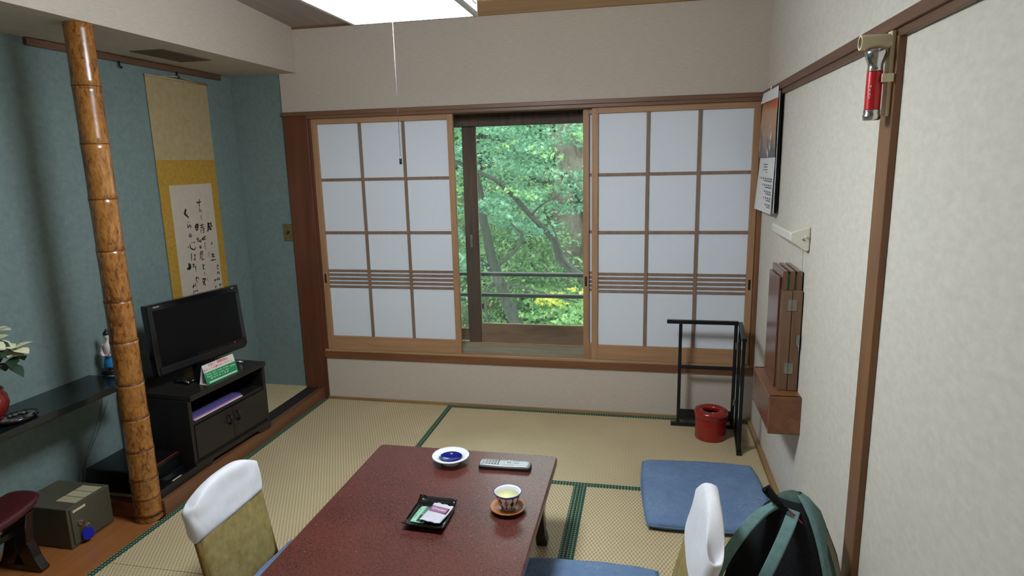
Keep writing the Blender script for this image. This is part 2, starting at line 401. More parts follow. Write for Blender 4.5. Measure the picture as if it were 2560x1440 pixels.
def lathe(bm, prof, c=(0, 0, 0), n=32, M=None, sx=1, sy=1, cap=True):
    rings = []
    for r, z in prof:
        if r < 1e-6: rings.append([bm.verts.new((c[0], c[1], c[2]+z))])
        else: rings.append([bm.verts.new((c[0]+sx*r*math.cos(2*math.pi*k/n), c[1]+sy*r*math.sin(2*math.pi*k/n), c[2]+z)) for k in range(n)])
    for a, b in zip(rings, rings[1:]):
        for k in range(n):
            k2 = (k+1) % n
            if len(a) == 1 and len(b) == 1: continue
            if len(a) == 1: bm.faces.new((a[0], b[k2], b[k]))
            elif len(b) == 1: bm.faces.new((a[k], a[k2], b[0]))
            else: bm.faces.new((a[k], a[k2], b[k2], b[k]))
    for ring in (rings[0], rings[-1]):
        if cap and len(ring) > 1: bm.faces.new(ring)
    if M is not None:
        for ring in rings:
            for v in ring: v.co = M @ v.co
def prism(bm, pts, d0, d1, axes='xz', M=None):
    """extrude a 2-D outline; axes names the outline plane, the third axis runs d0..d1"""
    third = ({0, 1, 2}-{'xyz'.index(a) for a in axes}).pop()
    def P(p, d):
        v = [0, 0, 0]; v['xyz'.index(axes[0])] = p[0]; v['xyz'.index(axes[1])] = p[1]; v[third] = d
        v = Vector(v); return M @ v if M is not None else v
    a = [bm.verts.new(P(p, d0)) for p in pts]; b = [bm.verts.new(P(p, d1)) for p in pts]
    n = len(pts)
    for i in range(n): bm.faces.new((a[i], a[(i+1) % n], b[(i+1) % n], b[i]))
    bm.faces.new(a); bm.faces.new(b[::-1])
def pillow(bm, w, h, t, M, n=20, e=6., rnd=.12, fn=None, tmin=.12):
    """soft slab in local x (w), y (h), thickness z; rnd rounds the corners; fn(u, v, side) -> extra offset"""
    grid = {}
    for s in (1, -1):
        for i in range(n+1):
            for j in range(n+1):
                u = math.sin((i/n*2-1)*math.pi/2)*.5+(i/n*2-1)*.5; v = math.sin((j/n*2-1)*math.pi/2)*.5+(j/n*2-1)*.5
                edge = i in (0, n) or j in (0, n)
                if s == -1 and edge: grid[(s, i, j)] = grid[(1, i, j)]; continue
                k = 1-rnd*(u*u*v*v)
                prof = ((1-abs(u)**e)*(1-abs(v)**e))**.5
                z = s*t/2*(tmin+(1-tmin)*prof) if not edge else 0
                p = Vector((u*k*w/2, v*k*h/2, z))
                if fn: p += Vector(fn(u, v, s))
                grid[(s, i, j)] = bm.verts.new(M @ p)
    for s in (1, -1):
        for i in range(n):
            for j in range(n):
                q = [grid[(s, i, j)], grid[(s, i+1, j)], grid[(s, i+1, j+1)], grid[(s, i, j+1)]]
                bm.faces.new(q if s == 1 else q[::-1])
def T(x, y, z): return Matrix.Translation((x, y, z))
def RX(a): return Matrix.Rotation(a, 4, 'X')
def RY(a): return Matrix.Rotation(a, 4, 'Y')
def RZ(a): return Matrix.Rotation(a, 4, 'Z')
def text_mesh(name, body, size, M, mat, parent, depth=.0004, align='CENTER', width=None, label=None):
    cu = bpy.data.curves.new(name, 'FONT'); cu.body = body; cu.size = size; cu.align_x = align; cu.align_y = 'CENTER'
    cu.extrude = depth; cu.resolution_u = 3
    tmp = link(bpy.data.objects.new(name, cu))
    dg = bpy.context.evaluated_depsgraph_get(); me = bpy.data.meshes.new_from_object(tmp.evaluated_get(dg))
    bpy.data.objects.remove(tmp); bpy.data.curves.remove(cu)
    bm = bmesh.new(); bm.from_mesh(me); bpy.data.meshes.remove(me)
    if width and len(bm.verts):
        xs = [v.co.x for v in bm.verts]; k = width/max(1e-6, max(xs)-min(xs))
        for v in bm.verts: v.co.x *= k
    for v in bm.verts: v.co = M @ v.co
    return obj(name, bm, mat, parent, smooth=False, label=label)
def copy_tree(root, dx=(0, 0, 0), label=None, parent=None):
    c = root.copy(); C.objects.link(c)
    c.location = root.location+Vector(dx)
    if label: c['label'] = label
    for ch in [o for o in C.objects if o.parent is root]:
        d = ch.copy(); C.objects.link(d); d.parent = c
        for g in [o for o in C.objects if o.parent is ch]:
            e = g.copy(); C.objects.link(e); e.parent = d
    return c

STROKES = [(5, [(-430, 1320), (-389, 1323)]), (4, [(-400, 1339), (-410, 1304), (-404, 1293)]), (3, [(-412, 1294), (-412, 1268), (-399, 1277), (-395, 1256)]), (3, [(-408, 1247), (-402, 1242), (-407, 1232), (-397, 1218)]), (8, [(-460, 1193), (-461, 1170)]), (8, [(-460, 1193), (-440, 1196), (-444, 1166)]), (5, [(-460, 1180), (-443, 1181)]), (6, [(-462, 1166), (-444, 1166)]), (4, [(-423, 1187), (-387, 1191)]), (4, [(-405, 1198), (-407, 1177)]), (4, [(-421, 1174), (-386, 1178)]), (4, [(-419, 1166), (-419, 1142)]), (4, [(-407, 1164), (-391, 1168), (-395, 1147)]), (3, [(-405, 1156), (-395, 1157)]), (4, [(-403, 1143), (-391, 1150)]), (3, [(-467, 1109), (-453, 1123)]), (4, [(-453, 1123), (-458, 1093)]), (4, [(-443, 1117), (-449, 1102), (-432, 1092), (-425, 1107), (-442, 1101)]), (7, [(-421, 1106), (-384, 1123)]), (4, [(-411, 1102), (-382, 1107)]), (4, [(-447, 1071), (-431, 1071)]), (4, [(-440, 1075), (-448, 1063), (-431, 1063), (-446, 1052)]), (2, [(-406, 1081), (-391, 1082)]), (2, [(-398, 1085), (-405, 1065)]), (2, [(-410, 1060), (-393, 1069)]), (2, [(-399, 1059), (-390, 1042)]), (4, [(-445, 1039), (-451, 1014)]), (4, [(-445, 1038), (-426, 1037), (-430, 1013)]), (3, [(-447, 1029), (-430, 1028)]), (3, [(-448, 1020), (-431, 1019)]), (4, [(-448, 1013), (-457, 994)]), (4, [(-438, 1012), (-438, 988), (-418, 993)]), (4, [(-443, 960), (-421, 954)]), (5, [(-431, 961), (-439, 939), (-425, 931)]), (3, [(-431, 916), (-431, 895)]), (6, [(-457, 878), (-423, 875)]), (6, [(-431, 876), (-456, 841)]), (5, [(-455, 868), (-434, 834)]), (2, [(-415, 876), (-410, 856)]), (9, [(-521, 1292), (-537, 1266), (-507, 1240)]), (4, [(-518, 1219), (-513, 1213)]), (4, [(-524, 1207), (-525, 1184), (-506, 1200), (-498, 1187), (-506, 1180)]), (3, [(-523, 1149), (-512, 1150), (-525, 1137), (-511, 1130), (-498, 1141), (-511, 1153)]), (3, [(-517, 1138), (-499, 1139)]), (4, [(-542, 1081), (-533, 1072)]), (5, [(-525, 1094), (-522, 1068), (-495, 1056), (-477, 1069)]), (4, [(-509, 1102), (-503, 1096)]), (5, [(-490, 1102), (-485, 1093)]), (4, [(-521, 1040), (-528, 995)]), (4, [(-504, 1027), (-485, 1027)]), (4, [(-493, 1030), (-499, 1000), (-508, 1002), (-492, 997)]), (8, [(-551, 988), (-551, 947)]), (8, [(-571, 956), (-534, 962)]), (6, [(-538, 981), (-547, 949)]), (4, [(-519, 980), (-520, 952)]), (4, [(-517, 972), (-502, 975)]), (3, [(-515, 962), (-500, 962)]), (4, [(-500, 964), (-501, 928)]), (4, [(-512, 894), (-485, 894)]), (4, [(-499, 902), (-510, 883), (-495, 862)]), (3, [(-489, 895), (-488, 879)]), (5, [(-546, 848), (-523, 854)]), (4, [(-532, 864), (-541, 837)]), (4, [(-521, 867), (-514, 842)]), (3, [(-543, 822), (-543, 803)]), (3, [(-543, 822), (-506, 822), (-508, 809)]), (3, [(-529, 819), (-530, 811)]), (8, [(-350, 1200), (-354, 1164), (-364, 1144)]), (7, [(-356, 1188), (-332, 1191)]), (7, [(-346, 1179), (-336, 1170), (-347, 1153)]), (7, [(-327, 1198), (-326, 1177)]), (6, [(-326, 1177), (-315, 1171)]), (6, [(-342, 1158), (-322, 1158)]), (4, [(-341, 1083), (-336, 1075), (-343, 1070), (-334, 1064)]), (4, [(-350, 1015), (-349, 999)]), (4, [(-338, 1016), (-339, 987)]), (4, [(-348, 1004), (-324, 1006)]), (4, [(-354, 994), (-322, 992)]), (5, [(-361, 975), (-317, 973)]), (2, [(-372, 1029), (-375, 992)]), (4, [(-320, 930), (-306, 938), (-296, 928)]), (3, [(-313, 926), (-307, 911)]), (3, [(-319, 916), (-302, 916)]), (4, [(-317, 899), (-317, 880)]), (4, [(-305, 900), (-300, 877)]), (3, [(-319, 891), (-298, 890)]), (4, [(-328, 860), (-327, 844)]), (4, [(-315, 863), (-302, 844)]), (3, [(-330, 852), (-300, 852)]), (4, [(-315, 819), (-290, 817)]), (4, [(-306, 823), (-305, 801)]), (4, [(-349, 859), (-348, 839)]), (4, [(-355, 851), (-334, 853)]), (3, [(-357, 816), (-342, 803)]), (3, [(-340, 819), (-351, 802)])]

# ------------------------------------------------------------------ the setting
def ceil_z(y): return 2.322-.064*y
floor = structure(boxo('floor', (-.6, W+.15, Y_BACK-.1, .12, -.12, -.03), 'soil', bevel=0))
mx_ = W/3.0
def tatami(x0, x1, y0, y1, long_axis):
    g = .0008
    m = boxo('tatami_mat', (x0+g, x1-g, y0+g, y1-g, -.03, 0), 'tatami_'+long_axis, floor, bevel=.003)
    bw = .031
    if long_axis == 'y': rs = [(x0+g, x0+bw, y0+g, y1-g), (x1-bw, x1-g, y0+g, y1-g)]
    else: rs = [(x0+g, x1-g, y0+g, y0+bw), (x0+g, x1-g, y1-bw, y1-g)]
    for r in rs: boxo('cloth_border', (*r, -.028, .0016), 'heri', m, bevel=.0008)
    return m
X0 = .012
tatami(X0, .897, -1.8, -.012, 'y'); tatami(X0, .897, -3.6, -1.8, 'y')
tatami(.897, W-.022, -.9, -.012, 'x')
tatami(.897, 1.795, -2.7, -.9, 'y'); tatami(1.795, W-.022, -2.7, -.9, 'y')
tatami(.897, W-.022, -3.6, -2.7, 'x')
tatami(X0, .897, Y_BACK, -3.6, 'y'); tatami(.897, W-.022, Y_BACK, -3.6, 'x')
# boards beside the alcove, level with the mats
for a, b in ((-.465, -.235), (-.233, X0-.001)):
    boxo('floor_board', (a, b, Y_BACK, -1.50, -.03, -.001), 'wood_floor', floor, bevel=.001)

alcove = structure(boxo('floor_alcove', (-.465, -.03, -1.46, .02, -.03, .066), 'alcove_mat', bevel=0), 'raised alcove floor with plain matting and dark edging')
boxo('matting', (-.465, -.112, -1.45, .018, .06, .070), 'alcove_mat', alcove, bevel=.002)
boxo('dark_edging', (-.110, -.026, -1.45, .0, .06, .071), 'black_edge', alcove, bevel=.001)
boxo('sill_beam', (-.026, X0-.001, -1.46, 0, -.03, .071), 'kamachi', alcove, bevel=.003, label='brown wooden sill beam of the alcove')
boxo('end_riser', (-.465, -.026, -1.50, -1.455, -.03, .071), 'kamachi', alcove, bevel=.003)

structure(boxo('wall_left', (-.565, -.465, Y_BACK-.1, .12, -.05, 2.1), 'wall_blue', bevel=0))
structure(boxo('wall_alcove_end', (-.466, -.116, .015, .12, -.05, 2.07), 'wall_blue', bevel=0))
bm = bmesh.new(); box(bm, -.565, -.004, Y_BACK-.1, .12, 2.063, 2.75)
structure(obj('wall_left_header', bm, 'wall_paper'))
structure(boxo('wall_right', (W, W+.12, Y_BACK-.1, .3, -.05, 2.75), 'wall_right', bevel=0))
structure(boxo('wall_front', (-.565, W+.12, Y_BACK-.12, Y_BACK, -.05, 2.75), 'wall_paper', bevel=0))
bm = bmesh.new()
box(bm, .035, W+.02, .0, .11, -.05, .283); 
structure(obj('wall_back_lower', bm, 'wall_paper'))
bm = bmesh.new(); box(bm, -.118, W+.02, .0, .11, 1.832, 2.40)
structure(obj('wall_back_upper', bm, 'wall_paper'))
bm = bmesh.new(); box(bm, -.565, -.118, .12, .3, -.05, 2.75); box(bm, -.565, W+.12, .115, .30, 1.85, 2.75)
structure(obj('wall_back_outer', bm, 'wall_paper'))

# ceiling: sloping boards on a backing
def ceil_slab(bm, x0, x1, y0, y1, off, th):
    vs = box(bm, x0, x1, y0, y1, 0, 1)
    for v in vs: v.co.z = ceil_z(v.co.y)+off+(th if v.co.z > .5 else 0)
bm = bmesh.new(); ceil_slab(bm, -.02, W+.12, Y_BACK-.1, .11, .012, .05)
ceiling = structure(obj('ceiling', bm, 'wood_ceiling'))
xs = [-.02, .40, .85, 1.30, 1.75, 2.20, W+.02]
for a, b in zip(xs, xs[1:]):
    bm = bmesh.new(); ceil_slab(bm, a+.0015, b-.0015, Y_BACK, .02, 0, .014)
    obj('ceiling_board', bm, 'wood_ceiling', ceiling, bevel=.001)
bm = bmesh.new(); ceil_slab(bm, 1.08, W, -.26, 0, -.012, .014)
structure(obj('trim_1', bm, 'wood_crown', bevel=.002), 'pale wooden board along the ceiling edge above the window')
bm = bmesh.new(); ceil_slab(bm, -.004, W, -.012, 0, -.012, .014)
structure(obj('trim_2', bm, 'wood_brown_x', bevel=.002), 'thin brown strip between ceiling and window wall')

# posts, lintel, sill
post = structure(boxo('trim_3', (-.118, .045, -.006, .11, -.03, 1.832), 'wood_dark_post', bevel=.004), 'dark red-brown wooden post between alcove and paper screens')
lt = structure(boxo('trim_4', (-.118, W, -.022, .10, 1.812, 1.836), 'wood_brown_x', bevel=.003), 'brown wooden lintel over the paper screens')
boxo('lintel_lip', (.045, W, -.014, .10, 1.793, 1.8125), 'wood_brown_x', lt, bevel=.002)
structure(boxo('trim_5', (.035, W, -.014, .085, .283, .330), 'wood_sill', bevel=.004), 'brown wooden sill under the paper screens')
for i, (a, b) in enumerate(((-.012, .004), (.040, .0435), (.078, .085))):
    structure(boxo('trim_%d' % (6+i), (.045, W-.02, a, b, .326, .340), 'wood_track', bevel=.001))
structure(boxo('trim_9', (W-.024, W, -.014, .10, .33, 1.795), 'wood_brown', bevel=.002), 'narrow brown jamb at the right end of the screens')
structure(boxo('trim_10', (.045, .06, .0, .29, .33, 1.8), 'wood_dark_post', bevel=.001))
structure(boxo('baseboard_back', (.04, W, -.012, 0, -.03, .016), 'wood_base_x', bevel=.002))
structure(boxo('baseboard_right', (W-.022, W, Y_BACK, 0, -.03, .018), 'wood_base', bevel=.003))
# right wall: picture rail and half post
pr = structure(boxo('trim_11', (W-.026, W, Y_BACK, 0, 1.806, 1.838), 'wood_brown_y', bevel=.003), 'brown rail running along the right wall')
boxo('lower_lip', (W-.016, W, Y_BACK, 0, 1.786, 1.808), 'wood_brown_y', pr, bevel=.002)
structure(boxo('trim_12', (W-.018, W, -1.872, -1.785, 0, 1.79), 'wood_brown', bevel=.002), 'brown half post dividing the right wall')

# glazed sashes outside the paper screens
def pane(bm, x0, x1, y, z0, z1): box(bm, x0, x1, y, y+.003, z0, z1)
structure(boxo('trim_13', (.045, W, .075, .30, .285, .345), 'wood_grey', bevel=.002), 'weathered grey board between screens and window')
structure(boxo('trim_14', (.045, W, .20, .30, 1.728, 1.86), 'wood_sash', bevel=.003), 'dark wooden head of the window frame')
boxo('head_strip', (.06, W-.03, .192, .205, 1.772, 1.782), 'wood_sash', bpy.data.objects['trim_14'], bevel=.001)
structure(boxo('trim_15', (.045, W, .212, .232, .345, .353), 'wood_track', bevel=.001))
structure(boxo('trim_16', (W-.03, W+.1, .11, .3, .285, 1.86), 'wood_sash', bevel=.001))
win = structure(boxo('window_1', (.953, 1.037, .232, .262, .352, 1.735), 'wood_sash', bevel=.003), 'sliding window sash with dark weathered wooden frame')
boxo('bottom_rail', (1.037, W-.04, .234, .260, .352, .478), 'wood_rail', win, bevel=.002)
boxo('stile', (W-.09, W-.03, .232, .262, .352, 1.735), 'wood_sash', win, bevel=.003)
bm = bmesh.new(); pane(bm, 1.03, W-.08, .246, .47, 1.735); obj('window_pane', bm, 'glass', win)
boxo('latch_plate', (.984, .999, .227, .233, .98, 1.06), 'steel', win, bevel=.001, label='small metal latch plate')
boxo('latch_knob', (.987, .996, .220, .229, 1.00, 1.03), 'steel', win, bevel=.002)
win2 = structure(boxo('window_2', (.94, 1.00, .268, .296, .352, 1.735), 'wood_sash', bevel=.003), 'inner window sash slid behind its neighbour')
boxo('bottom_rail', (.06, .94, .270, .294, .352, .43), 'wood_rail', win2, bevel=.002)
boxo('stile', (.045, .11, .268, .296, .352, 1.735), 'wood_sash', win2, bevel=.003)
bm = bmesh.new(); pane(bm, .10, .95, .281, .42, 1.735); obj('window_pane', bm, 'glass', win2)

# ------------------------------------------------------------------ paper screens
def shoji(x0, x1, y0, label, pull_x):
    w = x1-x0; y1 = y0+.028; z0, z1 = .338, 1.796
    t = thing('shoji_screen', ((x0+x1)/2, y0+.014, z0), label, 'sliding screen')
    st = .034
    boxo('stile', (x0, x0+st, y0, y1, z0, z1), 'wood_shoji', t, bevel=.0015)
    boxo('stile', (x1-st, x1, y0, y1, z0, z1), 'wood_shoji', t, bevel=.0015)
    boxo('top_rail', (x0+st, x1-st, y0, y1, 1.762, z1), 'wood_shoji_x', t, bevel=.0015)
    boxo('bottom_rail', (x0+st, x1-st, y0, y1, z0, .425), 'wood_shoji_x', t, bevel=.0015)
    mw2 = .0092
    vx = [x0+st+(w-2*st)*k/3 for k in (1, 2)]
    for x in vx: boxo('muntin', (x-mw2, x+mw2, y0+.010, y0+.020, .425, 1.762), 'wood_muntin', t, bevel=.001)
    hz = [(1.425, .0085), (1.097, .0085)]+[(.752+.0257*k, .0068) for k in range(5)]
    for z, h in hz: boxo('muntin', (x0+st, x1-st, y0+.0125, y0+.0195, z-h, z+h), 'wood_muntin', t, bevel=.001)
    xs = [x0+st]+vx+[x1-st]
    zs = [(.425, .752), (.752, .855), (.855, 1.097), (1.097, 1.425), (1.425, 1.762)]
    for a, b in zip(xs, xs[1:]):
        for c, d in zs: boxo('paper_pane', (a, b, y0+.0195, y0+.0205, c, d), 'shoji_paper', t, bevel=0)
    boxo('finger_pull', (pull_x-.007, pull_x+.007, y0-.001, y0+.004, .775, .835), 'black_plastic', t, bevel=.002, label='small black recessed finger pull')
    return t
shoji(.060, .962, .008, 'paper screen beside the red-brown post, left of the open window', .077)
shoji(1.772, 2.663, .008, 'front paper screen behind the black rack, meeting the right wall', 2.647)
shoji(1.719, 2.610, .044, 'paper screen slid behind another, only its edge beside the window showing', 1.735)

# ------------------------------------------------------------------ bamboo pillar, alcove fittings
PX, PY = -.056, -1.483
pil = thing('bamboo_pillar', (PX, PY, 0), 'mottled amber bamboo pillar at the alcove corner', 'pillar')
nodes = [0.031, 0.105, 0.195, 0.327, 0.475, 0.628, 0.813, 0.984, 1.193, 1.4, 1.615, 1.833]
prof = []; prev = 0.0; r0 = .0490
for z in nodes+[2.0635]:
    L = z-prev
    for f in (0.0, .1, .5, .9):
        bulge = {0.0: .0022, .1: .0004, .5: 0, .9: .0006}[f]
        prof.append((r0+.0075*(1-z/2.07)**2+bulge, prev+f*L+(.004 if f == 0 else 0)))
    prof.append((r0+.0075*(1-z/2.07)**2+.0018, z-.004)); prof.append((r0-.0012, z)); prev = z
prof[0] = (prof[0][0], 0.0)
bm = bmesh.new(); lathe(bm, prof, (PX, PY, 0), 36); obj('culm', bm, 'bamboo', pil, smooth=True)
for z in nodes:
    bm = bmesh.new(); rz_ = r0+.0075*(1-z/2.07)**2; lathe(bm, [(rz_-.002, z-.004), (rz_+.0024, z-.0018), (rz_+.0024, z+.0008), (rz_-.002, z+.003)], (PX, PY, 0), 36, cap=False)
    obj('node_ring', bm, 'bamboo_node', pil, smooth=True)

XW = -.465
rail = thing('hanging_rail', (XW, -.73, 2.03), 'dark brown scroll rail high on the blue alcove wall', 'rail')
boxo('rail_bar', (XW, XW+.022, -1.352, -.10, 2.030, 2.060), 'wood_brown_y', rail, bevel=.003)
for y in (-.875, -.478):
    bm = bmesh.new(); tube(bm, [(XW+.02, y, 2.034), (XW+.022, y, 2.010), (XW+.030, y, 2.0), (XW+.036, y, 2.008)], .004, 8)
    obj('scroll_hook', bm, 'black_plastic', rail, smooth=True)

# hanging scroll
scr = thing('hanging_scroll', (XW, -.464, .45), 'hanging calligraphy scroll with mustard border and tan head on blue wall', 'scroll')
ya, yb = -.702, -.226
bm = bmesh.new(); box(bm, XW+.004, XW+.007, ya, yb, .42, 1.992); obj('backing', bm, 'scroll_top', scr)
bm = bmesh.new(); box(bm, XW+.007, XW+.0082, ya, yb, .62, 1.561); obj('brocade_border', bm, 'scroll_gold', scr)
bm = bmesh.new(); box(bm, XW+.0082, XW+.009, -.631, -.283, .70, 1.425); obj('writing_paper', bm, 'scroll_paper', scr)
bm = bmesh.new(); tube(bm, [(XW+.010, ya-.005, 1.992), (XW+.010, yb+.005, 1.992)], .006, 10); obj('hanging_rod', bm, 'scroll_top', scr, smooth=True)
bm = bmesh.new(); tube(bm, [(XW+.014, ya-.03, .42), (XW+.014, yb+.03, .42)], .014, 12); obj('roller', bm, 'wood_black', scr, smooth=True)
bm = bmesh.new(); tube(bm, [(XW+.012, -.60, 1.996), (XW+.026, -.478, 2.007), (XW+.012, -.33, 1.996)], .002, 6); obj('hanging_cord', bm, 'scroll_paper', scr, smooth=True)
bm = bmesh.new()
for wd, pts in STROKES:
    h = wd*.00082
    P = [Vector((a/1000, b/1000)) for a, b in pts]
    fine = []
    for i in range(len(P)-1):
        for k in range(4): fine.append(P[i].lerp(P[i+1], k/4))
    fine.append(P[-1]); n = len(fine); prevp = None
    for i, q in enumerate(fine):
        d = (fine[min(i+1, n-1)]-fine[max(i-1, 0)]).normalized(); nn = Vector((-d.y, d.x))
        hh = h*(.45+.55*math.sin(math.pi*min(1, (i+1.2)/n)))
        v = [bm.verts.new((XW+.0094, q.x+s*nn.x*hh, q.y+s*nn.y*hh)) for s in (1, -1)]
        if prevp: bm.faces.new((prevp[0], prevp[1], v[1], v[0]))
        prevp = v
obj('brush_writing', bm, 'ink', scr, label='black brushed calligraphy')['kind'] = 'stuff'

# soffit vent
vent = thing('ceiling_vent', (-.235, -.76, 2.063), 'brown vent grille in the alcove soffit', 'vent')
boxo('frame', (-.325, -.145, -.935, -.588, 2.060, 2.064), 'vent_brown', vent, bevel=.001)
for k in range(7):
    x = -.31+k*.0245
    boxo('louvre', (x, x+.015, -.925, -.598, 2.0585, 2.0615), 'vent_brown', vent, bevel=.001)

# switch plate
sw = thing('switch_plate', (-.155, .013, 1.1), 'old brass switch plate on the blue alcove wall beside the post', 'switch')
boxo('plate', (-.192, -.122, .009, .016, 1.045, 1.155), 'brass_old', sw, bevel=.002)
bm = bmesh.new(); tube(bm, [(-.157, .012, 1.103), (-.157, -.004, 1.094)], [.009, .006], 10); obj('toggle', bm, 'black_plastic', sw, smooth=True)
for z in (1.056, 1.144):
    bm = bmesh.new(); tube(bm, [(-.157, .010, z), (-.157, .0075, z)], .004, 8); obj('screw', bm, 'steel', sw)

# ------------------------------------------------------------------ shelf and what stands on it
boxo_s = boxo('wall_shelf', (XW, -.215, -4.2, -1.29, .545, .576), 'shelf_black', bevel=.004)
tag(boxo_s, 'long black lacquered shelf on the blue wall behind the bamboo pillar', 'shelf')

doll = thing('clay_doll', (-.375, -1.335, .576), 'small clay doll in white top and blue skirt on black shelf', 'figurine')
dx, dy = -.375, -1.335-.0
DM = T(dx, dy+.085, .576)
bm = bmesh.new(); lathe(bm, [(0, 0), (.043, 0), (.045, .004), (.045, .020), (.042, .024), (0, .024)], (0, 0, 0), 24, DM); obj('base', bm, 'black_satin', doll, smooth=False, bevel=.001)
bm = bmesh.new()
lathe(bm, [(0, .024), (.012, .024), (.012, .034), (.020, .06), (.017, .088), (.019, .10), (.023, .122), (.022, .138), (.011, .150), (.0065, .154), (.0065, .162),
           (.011, .167), (.0140, .178), (.0135, .190), (.008, .200), (0, .203)], (0, 0, 0), 24, DM, 1, .8)
for s in (-1, 1):
    tube(bm, [(s*.017, 0, .140), (s*.027, -.003, .118), (s*.028, -.010, .096), (s*.012, -.021, .088)], [.008, .0095, .011, .006], 10, True, DM)
obj('body', bm, 'doll_white', doll, smooth=True)
bm = bmesh.new(); lathe(bm, [(.0, .034), (.030, .032), (.032, .036), (.027, .06), (.021, .084), (.018, .090), (0, .091)], (0, 0, 0), 18, DM, 1, .8); obj('skirt', bm, 'doll_blue', doll, smooth=True)
bm = bmesh.new(); lathe(bm, [(.0, .186), (.0146, .186), (.0148, .193), (.010, .203), (.005, .206), (.005, .212), (0, .215)], (0, .001, 0), 20, DM); obj('hair', bm, 'doll_black', doll, smooth=True)
bm = bmesh.new(); box(bm, -.0195, .0195, -.0165, .016, .086, .093, DM); obj('sash', bm, 'doll_white', doll, bevel=.003)
bm = bmesh.new()
for s in (-1, 1): tube(bm, [(s*.006, -.0112, .180), (s*.008, -.0106, .180)], .0009, 6, True, DM)
tube(bm, [(-.0022, -.0105, .172), (.0022, -.0105, .172)], .0009, 6, True, DM); obj('face_paint', bm, 'doll_black', doll)

pot = thing('flower_pot', (-.368, -1.868, .576), 'oxblood glazed pot of cream poinsettia on the black shelf', 'potted plant')
PM = T(-.368, -1.868, .576)
bm = bmesh.new(); lathe(bm, [(0, 0), (.055, 0), (.058, .006), (.085, .04), (.096, .075), (.092, .105), (.080, .122), (.085, .130), (.078, .130), (.070, .115), (0, .112)], (0, 0, 0), 32, PM); obj('pot', bm, 'pot_red', pot, smooth=True)
rnd = random.Random(5)
bm = bmesh.new()
for k in range(5):
    a = k*1.26+.4; tube(bm, [(.02*math.cos(a), .02*math.sin(a), .11), (.05*math.cos(a), .06*math.sin(a), .20), (.07*math.cos(a), .085*math.sin(a), .29)], .004, 6, True, PM)
obj('stem', bm, 'leaf_dark', pot, smooth=True)
def petal(bm, c, az, el, L, w, curl=.25):
    d = Vector((math.cos(az)*math.cos(el), math.sin(az)*math.cos(el), math.sin(el))); s = Vector((-math.sin(az), math.cos(az), 0)); n = d.cross(s)
    row = []
    for f, ww in ((0, .12), (.25, .7), (.5, 1.0), (.75, .65), (1, .02)):
        p = Vector(c)+d*L*f+n*(-curl*L*f*f)*-1
        row.append((bm.verts.new(p-s*w/2*ww+n*.06*L*ww), bm.verts.new(p), bm.verts.new(p+s*w/2*ww+n*.06*L*ww)))
    for a, b in zip(row, row[1:]):
        for i in (0, 1): bm.faces.new((a[i], a[i+1], b[i+1], b[i]))
heads = [(.03, .08, .345), (.06, .03, .32), (-.02, .12, .30), (.09, .10, .275), (-.03, -.04, .34), (.05, -.08, .29), (.065, .09, .25)]
for h in heads:
    bm = bmesh.new(); c = PM @ Vector(h)
    for k in range(7):
        petal(bm, c, k*.9+rnd.random()*.4, rnd.uniform(-.35, .5), rnd.uniform(.050, .075), rnd.uniform(.046, .060), -.2)
    obj('flower_head', bm, 'petal', pot, smooth=True, label='cream poinsettia bracts')
for h in heads:
    for k in range(3):
        bm = bmesh.new(); c = PM @ (Vector(h)-Vector((0, 0, .03)))
        petal(bm, c, rnd.random()*6.3, rnd.uniform(-.6, .0), rnd.uniform(.06, .09), .045, -.2)
        obj('leaf', bm, 'leaf_dark', pot, smooth=True)

plate = thing('pebble_tray', (-.276, -1.80, .576), 'black oval tray of grey pebbles in front of the flower pot', 'tray')
bm = bmesh.new(); lathe(bm, [(0, 0), (.07, 0), (.084, .008), (.090, .018), (.086, .018), (.076, .009), (0, .008)], (-.276, -1.800, .577), 36, None, .62, .85); obj('tray_dish', bm, 'black_gloss', plate, smooth=True)
for k in range(16):
    a = k/16*6.283+rnd.random()*.2; rr = rnd.uniform(.048, .064)
    bm = bmesh.new(); bmesh.ops.create_icosphere(bm, subdivisions=2, radius=1, matrix=T(-.276+.62*rr*math.cos(a), -1.800+.85*rr*math.sin(a), .577+.0135) @ RZ(rnd.random()*3) @ Matrix.Diagonal((rnd.uniform(.008, .013), rnd.uniform(.007, .010), .006, 1)))
    o = obj('pebble', bm, 'pebble', smooth=True)
    tag(o, 'small grey pebble in the black oval tray', 'pebble', 'pebbles in the oval tray')

# ------------------------------------------------------------------ safe, arm rest, lacquer boxes
safe = thing('small_safe', (-.32, -1.64, 0), 'olive-grey metal safe with blue key tag on the wooden floor', 'safe')
sx0, sx1, sy0, sy1, sz = -.447, -.180, -1.752, -1.540, .176
boxo('body', (sx0, sx1-.006, sy0, sy1, .0, sz), 'safe_paint', safe, bevel=.004)
boxo('door', (sx1-.008, sx1, sy0+.012, sy1-.022, .012, sz-.006), 'safe_paint', safe, bevel=.002)
boxo('name_strip', (sx1-.001, sx1+.001, sy0+.022, sy0+.082, .150, .160), 'paper_cream', safe, bevel=0)
for k in range(3):
    y = -1.565-k*.046
    boxo('paper_label', (-.292, -.196, y-.042, y, sz, sz+.0008), 'paper_aged', safe, bevel=0, label='yellowed paper label')
ky, kz = sy0+.045, .098
lk = None
bm = bmesh.new(); tube(bm, [(sx1-.002, ky, kz), (sx1+.010, ky, kz)], .011, 16); lk = obj('lock', bm, 'chrome', safe, smooth=False, bevel=.001)
bm = bmesh.new(); box(bm, sx1+.008, sx1+.030, ky-.001, ky+.001, kz-.006, kz+.006); obj('key', bm, 'chrome', safe, bevel=.0005)
